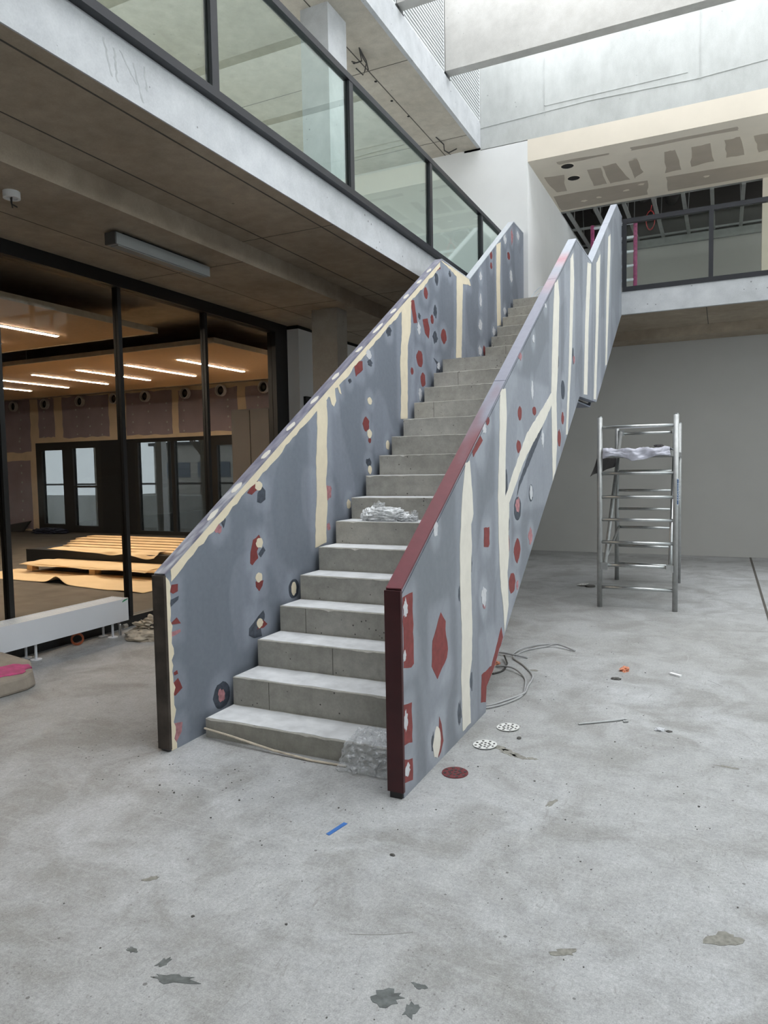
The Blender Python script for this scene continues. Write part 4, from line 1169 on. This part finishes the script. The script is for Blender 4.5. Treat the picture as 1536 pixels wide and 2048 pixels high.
lump('bag_tail', 'bag_clear', (.60, 1.70, ZB + .005), (.035, .02, .05), .5, 1.6, bg1, .4, 23, 5, True, (1, 1, 2), True, 2)

def clear(u, v):
    # folded bag slung over the nosing of the first step
    x0 = .91 + .27 * u + .03 * (1 - v)
    k = noise.fractal(Vector((u * 5, v * 7, 9)), 1, 2.1, 4)
    if v > .45:
        t = (v - .45) / .55
        return (x0 + .02 * k, -.012 + t * .2, .118 + .03 * abs(k) + .035 * math.sin(math.pi * t) * math.sin(math.pi * u))
    t = v / .45
    return (x0 + .02 * k - .02 * (1 - t) * (1 - u) + .0, -.015 - .085 * (1 - t) - .025 * abs(k), .008 + .112 * t)
o = sheet('clear_bag', 'bag_clear', 60, 60, clear, None, .002, False)
tag(o, 'crumpled clear plastic bag slumped over the bottom step beside the red end post', 'plastic bag')

# ================================================================== SMALL THINGS ON THE FLOOR
def abrasive(x, y, mat, label, r=.068, tilt=0.0):
    t = thing('sanding_disc', (x, y, .001), label, 'sanding disc', 'perforated sanding discs')
    n = 36
    zf = lambda px_, py_: (.012 * max(0, ((px_ - x) / r)) ** 2 + .006 * ((py_ - y) / r) ** 2) * tilt
    vs_ = [(x, y, .004)]; fs_ = []
    for q in (.33, .66, 1.0):
        for k in range(n):
            px_, py_ = x + r * q * math.cos(2 * math.pi * k / n), y + r * q * math.sin(2 * math.pi * k / n)
            vs_.append((px_, py_, .004 + zf(px_, py_)))
    for k in range(n):
        px_, py_ = x + r * math.cos(2 * math.pi * k / n), y + r * math.sin(2 * math.pi * k / n)
        vs_.append((px_, py_, .001 + zf(px_, py_)))
    vs_.append((x, y, .001))
    for k in range(n):
        k2 = (k + 1) % n
        fs_.append((0, 1 + k, 1 + k2))
        for g in range(3):
            fs_.append((1 + g * n + k, 1 + (g + 1) * n + k, 1 + (g + 1) * n + k2, 1 + g * n + k2))
        fs_.append((1 + 3 * n + k, len(vs_) - 1, 1 + 3 * n + k2))
    MB().add(vs_, fs_).build('disc', mat, t)
    for rr, k, ph in ((.0, 1, 0), (.028, 8, .2), (.052, 8, .5)):
        for i in range(k):
            a = 2 * math.pi * i / k + ph
            hx, hy = x + rr * math.cos(a), y + rr * math.sin(a)
            hz = .0042 + (.012 * max(0, ((hx - x) / r)) ** 2 + .006 * ((hy - y) / r) ** 2) * tilt
            MB().disc((hx, hy, hz - .0006), .0075, .0012, 10).build('dust_hole', 'cable_dark', t)
abrasive(1.562, .806, 'disc_white', 'white perforated sanding disc furthest from the viewer beside the right balustrade', .066, .6)
abrasive(1.517, .503, 'disc_white', 'white perforated sanding disc in the middle beside a dust streak', .066, .6)
abrasive(1.485, .106, 'disc_red', 'maroon perforated sanding disc nearest the red end post', .066)
abrasive(1.10, 5.93, 'disc_white', 'curled pale sanding disc on the floor behind the stair near the scaffold', .07, 2.2)
o = MB().prism(blob(1.2, 5.86, .06, .06, 12, .1), 2, .001, .02).build('rubber_pad', 'dark_scrap')
tag(o, 'dark flat scrap beside the curled disc behind the stair', 'scrap')

def cable(pts, label, mat='cable', r=.0075, name='loose_cable', group='loose grey cables at the back of the stair'):
    P_ = [Vector(p) for p in pts]
    out = []
    for i in range(len(P_) - 1):
        p0, p1, p2, p3 = P_[max(0, i - 1)], P_[i], P_[i + 1], P_[min(len(P_) - 1, i + 2)]
        for k in range(6):
            t = k / 6
            out.append(.5 * ((2 * p1) + (p2 - p0) * t + (2 * p0 - 5 * p1 + 4 * p2 - p3) * t * t + (3 * p1 - p0 - 3 * p2 + p3) * t ** 3))
    out.append(P_[-1])
    o = MB().tube(out, r, 8).build(name, mat, None, True)
    return tag(o, label, 'cable', group)
z = .008
cable([(1.2, 1.0, z), (1.346, 1.069, z), (1.432, 1.198, z), (1.491, 1.373, z), (1.47, 1.561, z), (1.406, 1.798, z), (1.28, 1.938, z + .02), (1.136, 1.995, z)], 'grey cable looping out from the stair base nearest the viewer')
cable([(1.2, 1.05, z), (1.334, 1.106, z), (1.407, 1.23, z), (1.497, 1.41, z + .008), (1.478, 1.6, z), (1.465, 1.796, z), (1.422, 1.926, z), (1.308, 2.123, z), (1.195, 2.279, z), (1.2, 2.45, z), (1.252, 2.585, z), (1.348, 2.711, z), (1.444, 2.749, z + .02), (1.603, 2.672, z)], 'long grey cable snaking from the stair base towards the scaffold')
cable([(.95, 2.36, z + .006), (1.047, 2.35, z + .012), (1.154, 2.327, z + .014), (1.298, 2.32, z)], 'short straight grey cable end crossing the cable loops')
cable([(1.16, 2.362, z), (1.181, 2.471, z + .014), (1.237, 2.62, z + .014), (1.294, 2.762, z), (1.424, 2.849, z)], 'grey cable tail furthest from the viewer behind the stair')
cable([(1.133, 2.238, z + .02), (1.183, 2.118, z + .012), (1.213, 2.026, z + .016), (1.215, 1.898, z), (1.169, 1.796, z)], 'short dark curled cable by the stair underside', 'cable_dark', .007)
o = lump('copper_scrap', 'copper', (1.1, 2.08, 0), (.04, .035, .02), .6, 2.5, None, .4, 31, 3, True)
tag(o, 'small orange scrap tucked behind the stair base by the cables', 'scrap')
rod = MB().tube([(1.93, 1.013, .006), (2.02, 1.08, .006), (2.12, 1.155, .006), (2.165, 1.19, .008), (2.185, 1.185, .008), (2.188, 1.165, .008), (2.165, 1.15, .008)], .0055, 8).build('bent_rod', 'alu_dull')
tag(rod, 'thin bent metal hook lying on the open floor right of the stair', 'rod')
o = lump('orange_scrap', 'copper', (2.04, 2.28, 0), (.03, .05, .018), .6, 2.5, None, .4, 33, 3, True)
tag(o, 'small orange and dark scrap on the open floor below the scaffold', 'scrap')
o = lump('dark_offcut', 'dark_scrap', (2.01, 2.02, 0), (.035, .022, .01), .3, 2.5, None, .4, 35, 3)
tag(o, 'small flat dark offcut just in front of the orange scrap', 'scrap')
b = MB().prism([(2.345, 2.28), (2.42, 2.23), (2.435, 2.25), (2.36, 2.30)], 2, .001, .014).build('white_offcut', 'white')
tag(b, 'small white block on the open floor furthest to the right', 'offcut')
o = lump('plaster_crumb', 'whitefill', (2.37, 1.10, 0), (.025, .02, .012), .5, 2.5, None, .4, 37, 3)
tag(o, 'white plaster crumb on the open floor right of the bent rod', 'crumb')
o = lump('grey_crumb', 'dark_scrap', (2.42, 1.10, 0), (.018, .012, .006), .4, 2.5, None, .4, 39, 3)
tag(o, 'flat grey crumb beside the white plaster crumb', 'crumb')
o = lump('stone_chip', 'dark_scrap', (1.663, .67, 0), (.012, .012, .009), .4, 2.5, None, .4, 41, 2)
tag(o, 'small dark stone chip between the two white sanding discs and the rod', 'chip')
o = lump('wood_chip', 'dark_scrap', (1.515, -.709, 0), (.012, .007, .006), .4, 2.5, None, .4, 43, 2)
tag(o, 'tiny dark chip on the floor to the right of the blue tape', 'chip')
o = MB().prism([(1.190, -.672), (1.208, -.678), (1.232, -.560), (1.212, -.556)], 2, .0005, .0025).build('blue_tape', 'blue_tape')
tag(o, 'strip of blue masking tape stuck to the floor in front of the stair', 'tape')

# ================================================================== UPPER LEVEL
wr = thing('hanging_wires', (-1.134, 4.371, 6.33), 'bundle of loose dark wires hanging from the upper soffit above the railing', 'wires')
for pts in (((-1.134, 4.371, 6.34), (-1.16, 4.46, 6.30), (-1.173, 4.511, 6.27), (-1.24, 4.5, 6.26), (-1.30, 4.5, 6.29)),
            ((-1.134, 4.371, 6.34), (-1.15, 4.5, 6.29), (-1.149, 4.582, 6.27), (-1.22, 4.68, 6.25), (-1.27, 4.733, 6.24), (-1.295, 4.6, 6.26)),
            ((-1.14, 4.40, 6.34), (-1.15, 4.58, 6.3), (-1.19, 4.713, 6.27))):
    MB().tube(pts, .0075, 6).build('wire', 'cable_dark', wr)
wr = thing('hanging_wires', (-1.16, 6.853, 6.33), 'loose dark wire hanging from the upper soffit next to the white wall', 'wires')
MB().tube(((-1.16, 6.853, 6.34), (-1.12, 7.07, 6.31), (-1.16, 7.2, 6.28), (-1.117, 7.28, 6.27), (-.98, 7.25, 6.29)), .0085, 6).build('wire', 'cable_dark', wr)
MB().tube(((-1.16, 7.2, 6.28), (-1.12, 7.33, 6.27), (-1.13, 7.39, 6.29)), .006, 6).build('wire', 'cable_dark', wr)

ct = thing('white_cable_loops', (.36, 6.98, 3.85), 'white cable loops lying at the head of the stair', 'cable')
MB().tube([(.18, 6.95, 3.856), (.24, 7.0, 3.97), (.32, 7.0, 4.03), (.43, 7.0, 4.035), (.6, 7.0, 3.97), (.72, 7.0, 3.86)], .006, 6).build('strand', 'sticker_white', ct)
MB().tube([(.22, 6.97, 3.856), (.29, 7.02, 3.95), (.36, 7.02, 3.97), (.46, 7.02, 3.97), (.6, 7.05, 3.9), (.7, 7.05, 3.86)], .006, 6).build('strand', 'sticker_white', ct)

ld = thing('pink_scaffold_frame', (1.1, 8.6, 3.93), 'pink painted ladder frame standing on the far balcony behind the glass', 'ladder')
for x in (.784, 1.425):
    MB().tube([(x, 8.6, 3.93), (x, 8.6, 5.27)], .03, 10).build('stile', 'ladder', ld, True)
for k in range(6):
    zz = 4.15 + k * .215
    MB().tube([(.784, 8.6, zz), (1.425, 8.6, zz)], .022, 8).build('rung', 'sticker_white', ld, True)

gr = struct(bpy.data.objects.new('ceiling', None), 'open metal ceiling grid without boards above the balcony')
COL.objects.link(gr); gr.location = (1.6, 11, 5.97)
for x in (-.1, .156, .618, 1.095, 1.568, 2.031, 2.468, 2.933, 3.4):
    MB().box(x - .03, x + .03, 9.88, 12.2, 5.955, 5.995).build('stud', 'stud', gr)
for y in (9.9, 11.0, 12.12):
    MB().box(-.14, 3.9, y, y + .05, 5.995, 6.03).build('track', 'stud', gr)
for x in (.156, .618, 1.095, 1.568, 2.031, 2.468, 2.933):
    for y in (10.5, 11.5):
        MB().tube([(x, y, 5.99), (x + jit(.05), y + jit(.05), 6.9)], .008, 5).build('hanger', 'stud', gr)
MB().box(-.15, 7.0, 12.12, 12.2, 5.80, 5.95).build('edge_track', 'stud', gr)
for x in (.618, 1.095, 1.568, 2.031, 2.468, 2.933):
    MB().box(x - .03, x + .03, 12.10, 12.12, 5.80, 5.95).build('noggin', 'stud', gr)
for k, (x, y) in enumerate(((1.3, 10.4), (1.75, 10.8), (.4, 10.7))):
    t = thing('void_duct', (x, y, 6.4), ['dark flexible duct above the ceiling grid near the middle', 'dark flexible duct above the ceiling grid to the right', 'dark flexible duct above the ceiling grid at the left'][k], 'duct')
    MB().tube([(x, y - .6, 6.45), (x + .1, y, 6.38), (x, y + .8, 6.5)], .12, 12).build('sleeve', 'charcoal', t, True)
    for j in range(5):
        MB().tube([(x + .1 * (1 - abs(j - 2) / 2), y - .4 + j * .22, 6.38 + .13), (x + .1, y - .4 + j * .22, 6.9)], .006, 5).build('strap', 'stud', t)
rl = MB().tube([(1.5, 10.2, 5.88), (1.52, 10.2, 5.97)], .009, 6).tube([(1.5 + .07 * math.cos(a * math.pi / 10), 10.2, 5.72 + .16 * math.sin(a * math.pi / 10)) for a in range(20)], .009, 6, True).build('red_cable_loop', 'red_cable', None, True)
tag(rl, 'loop of red cable hanging below the open ceiling grid', 'cable')

# ================================================================== ROOM BEHIND THE GLASS
def raft(x0, x1, y0, y1, label):
    t = thing('ceiling_raft', ((x0 + x1) / 2, (y0 + y1) / 2, 3.15), label, 'ceiling panel', 'wood wool ceiling rafts')
    MB().box(x0 + .02, x1 - .02, y0 + .02, y1 - .02, 3.15, 3.19).build('panel', 'raft', t)
    for b_ in ((x0, x1, y0, y0 + .02), (x0, x1, y1 - .02, y1), (x0, x0 + .02, y0 + .02, y1 - .02), (x1 - .02, x1, y0 + .02, y1 - .02)):
        MB().box(*b_, 3.145, 3.21).build('edge_trim', 'raft_edge', t)
    nx = int((x1 - x0) / 2)
    for i in range(nx):
        for yy in (y0 + .5, y1 - .5):
            MB().tube([(x0 + 1 + i * 2, yy, 3.19), (x0 + 1 + i * 2, yy, 3.45)], .006, 5).build('hanger', 'stud', t)
raft(-12.2, -3.125, 4.1, 7.45, 'large ceiling raft with six light strips in the room behind the glass')
raft(-12.2, -3.3, -1.2, 3.3, 'nearer ceiling raft at the left edge behind the glass')
ORD = ['first', 'second', 'third', 'fourth', 'fifth', 'sixth']
for k in range(6):
    x = -4.44 - 1.015 * k
    t = thing('light_strip', (x, 5.7, 3.145), ORD[k] + ' glowing light strip from the right on the far ceiling raft', 'ceiling light', 'linear light strips on the rafts')
    MB().box(x - .03, x + .03, 4.9, 6.5, 3.142, 3.15).build('housing', 'white', t)
    MB().box(x - .022, x + .022, 4.92, 6.48, 3.136, 3.142).build('diffuser', 'tube', t)
for k in range(4):
    x = -4.40 - 1.015 * k
    t = thing('light_strip', (x, 2.0, 3.145), ORD[k] + ' glowing light strip from the right on the nearer ceiling raft', 'ceiling light', 'linear light strips on the rafts')
    MB().box(x - .03, x + .03, 1.24, 2.84, 3.142, 3.15).build('housing', 'white', t)
    MB().box(x - .022, x + .022, 1.26, 2.82, 3.136, 3.142).build('diffuser', 'tube', t)

cb = thing('tall_cabinet', (-5.45, 8.3, 0), 'tall dark cabinet standing in the room by the end of the glass wall', 'cabinet')
MB().box(-5.9, -5.0, 8.02, 8.6, .06, 2.69).build('carcass', 'charcoal', cb)
MB().box(-5.88, -5.46, 8.0, 8.02, .1, 2.66).build('door', 'charcoal', cb)
MB().box(-5.44, -5.02, 8.0, 8.02, .1, 2.66).build('door', 'charcoal', cb)
MB().box(-5.88, -5.02, 8.05, 8.58, 0, .06).build('plinth', 'black', cb)

# kraft paper on the floor with a wave in its near edge
def kraft(u, v):
    x = -7.6 + 3.7 * u
    y = 3.62 + .95 * v + .1 * (1 - v) * math.sin(u * 5)
    hump = math.exp(-((u - .53) / .045) ** 2) * (1 - v) * .10
    return (x, y, .006 + hump + .02 * (1 - v) * abs(noise.noise(Vector((u * 6, v * 3, 1)))))
o = sheet('kraft_paper', 'paper', 70, 20, kraft)
tag(o, 'sheet of tan kraft paper with a raised wave under the near pallet', 'paper')
pl = thing('pallet', (-5.8, 4.7, .03), 'near pale wooden pallet on the kraft paper behind the glass', 'pallet')
for x in (-7.12, -5.78, -4.5):
    for y in (4.36, 4.86):
        MB().box(x, x + .12, y, y + .12, .03, .115).build('block', 'pine', pl)
for k in range(6):
    y = 4.34 + k * .105
    MB().box(-7.14, -4.36, y, y + .095, .115, .14).build('deck_board', 'pine', pl)
def cover(u, v):
    return (-7.2 + 2.6 * u, 4.28 + .55 * v, .146 + .02 * abs(noise.noise(Vector((u * 7, v * 2, 7)))) - .03 * max(0, .25 - v) * 4 * (.4 + .6 * abs(math.sin(u * 8))))
o = sheet('packing_paper', 'paper', 50, 10, cover)
tag(o, 'torn tan packing paper lying over the near pallet', 'paper')
# black wrapped bundle with planks on top
bd = thing('board_bundle', (-5.9, 6.0, 0), 'low black wrapped bundle of boards behind the near pallet', 'bundle')
MB().box(-7.95, -3.9, 5.0, 7.0, 0.02, .262).build('wrapped_stack', 'black', bd)
for x in (-7.6, -5.9, -4.2):
    MB().box(x, x + .1, 5.0, 7.0, 0, .02).build('bearer', 'pine', bd)
for k, (x0, y) in enumerate(((-7.25, 5.12), (-7.5, 5.36), (-7.7, 5.62), (-7.95, 5.9), (-8.15, 6.2), (-8.2, 6.5))):
    o = MB().box(x0, x0 + 4.1, y, y + .2, .264, .295 + .008 * k).build('timber_plank', 'pine')
    tag(o, ORD[k] + ' pale timber plank from the front on the black bundle', 'plank', 'timber planks on the black bundle')
def cover2(u, v):
    n = noise.noise(Vector((u * 6, v * 3, 3)))
    return (-7.35 + 2.3 * u, 4.93 + .28 * v + .06 * n, .30 - .16 * max(0, .5 - v) * (u * .9 + .1) * (1 + n) + .006)
o = sheet('packing_paper', 'paper', 50, 14, cover2)
tag(o, 'torn tan packing paper hanging over the front of the black bundle', 'paper')
o = lump('tarpaulin_heap', 'tarp', (-12.95, 9.55, 0), (.55, .25, .1), .5, 2.2, None, .3, 51, 4, True)
tag(o, 'heap of dark blue tarpaulin on the floor at the open far door', 'tarpaulin')
def lean(u, v):
    return (-15.2 + 1.35 * u, 9.5 + .25 * v, .01 + .28 * v * (.3 + .7 * u))
o = sheet('black_membrane', 'black', 12, 6, lean)
tag(o, 'curled black membrane on the floor at the foot of the purple wall', 'membrane')
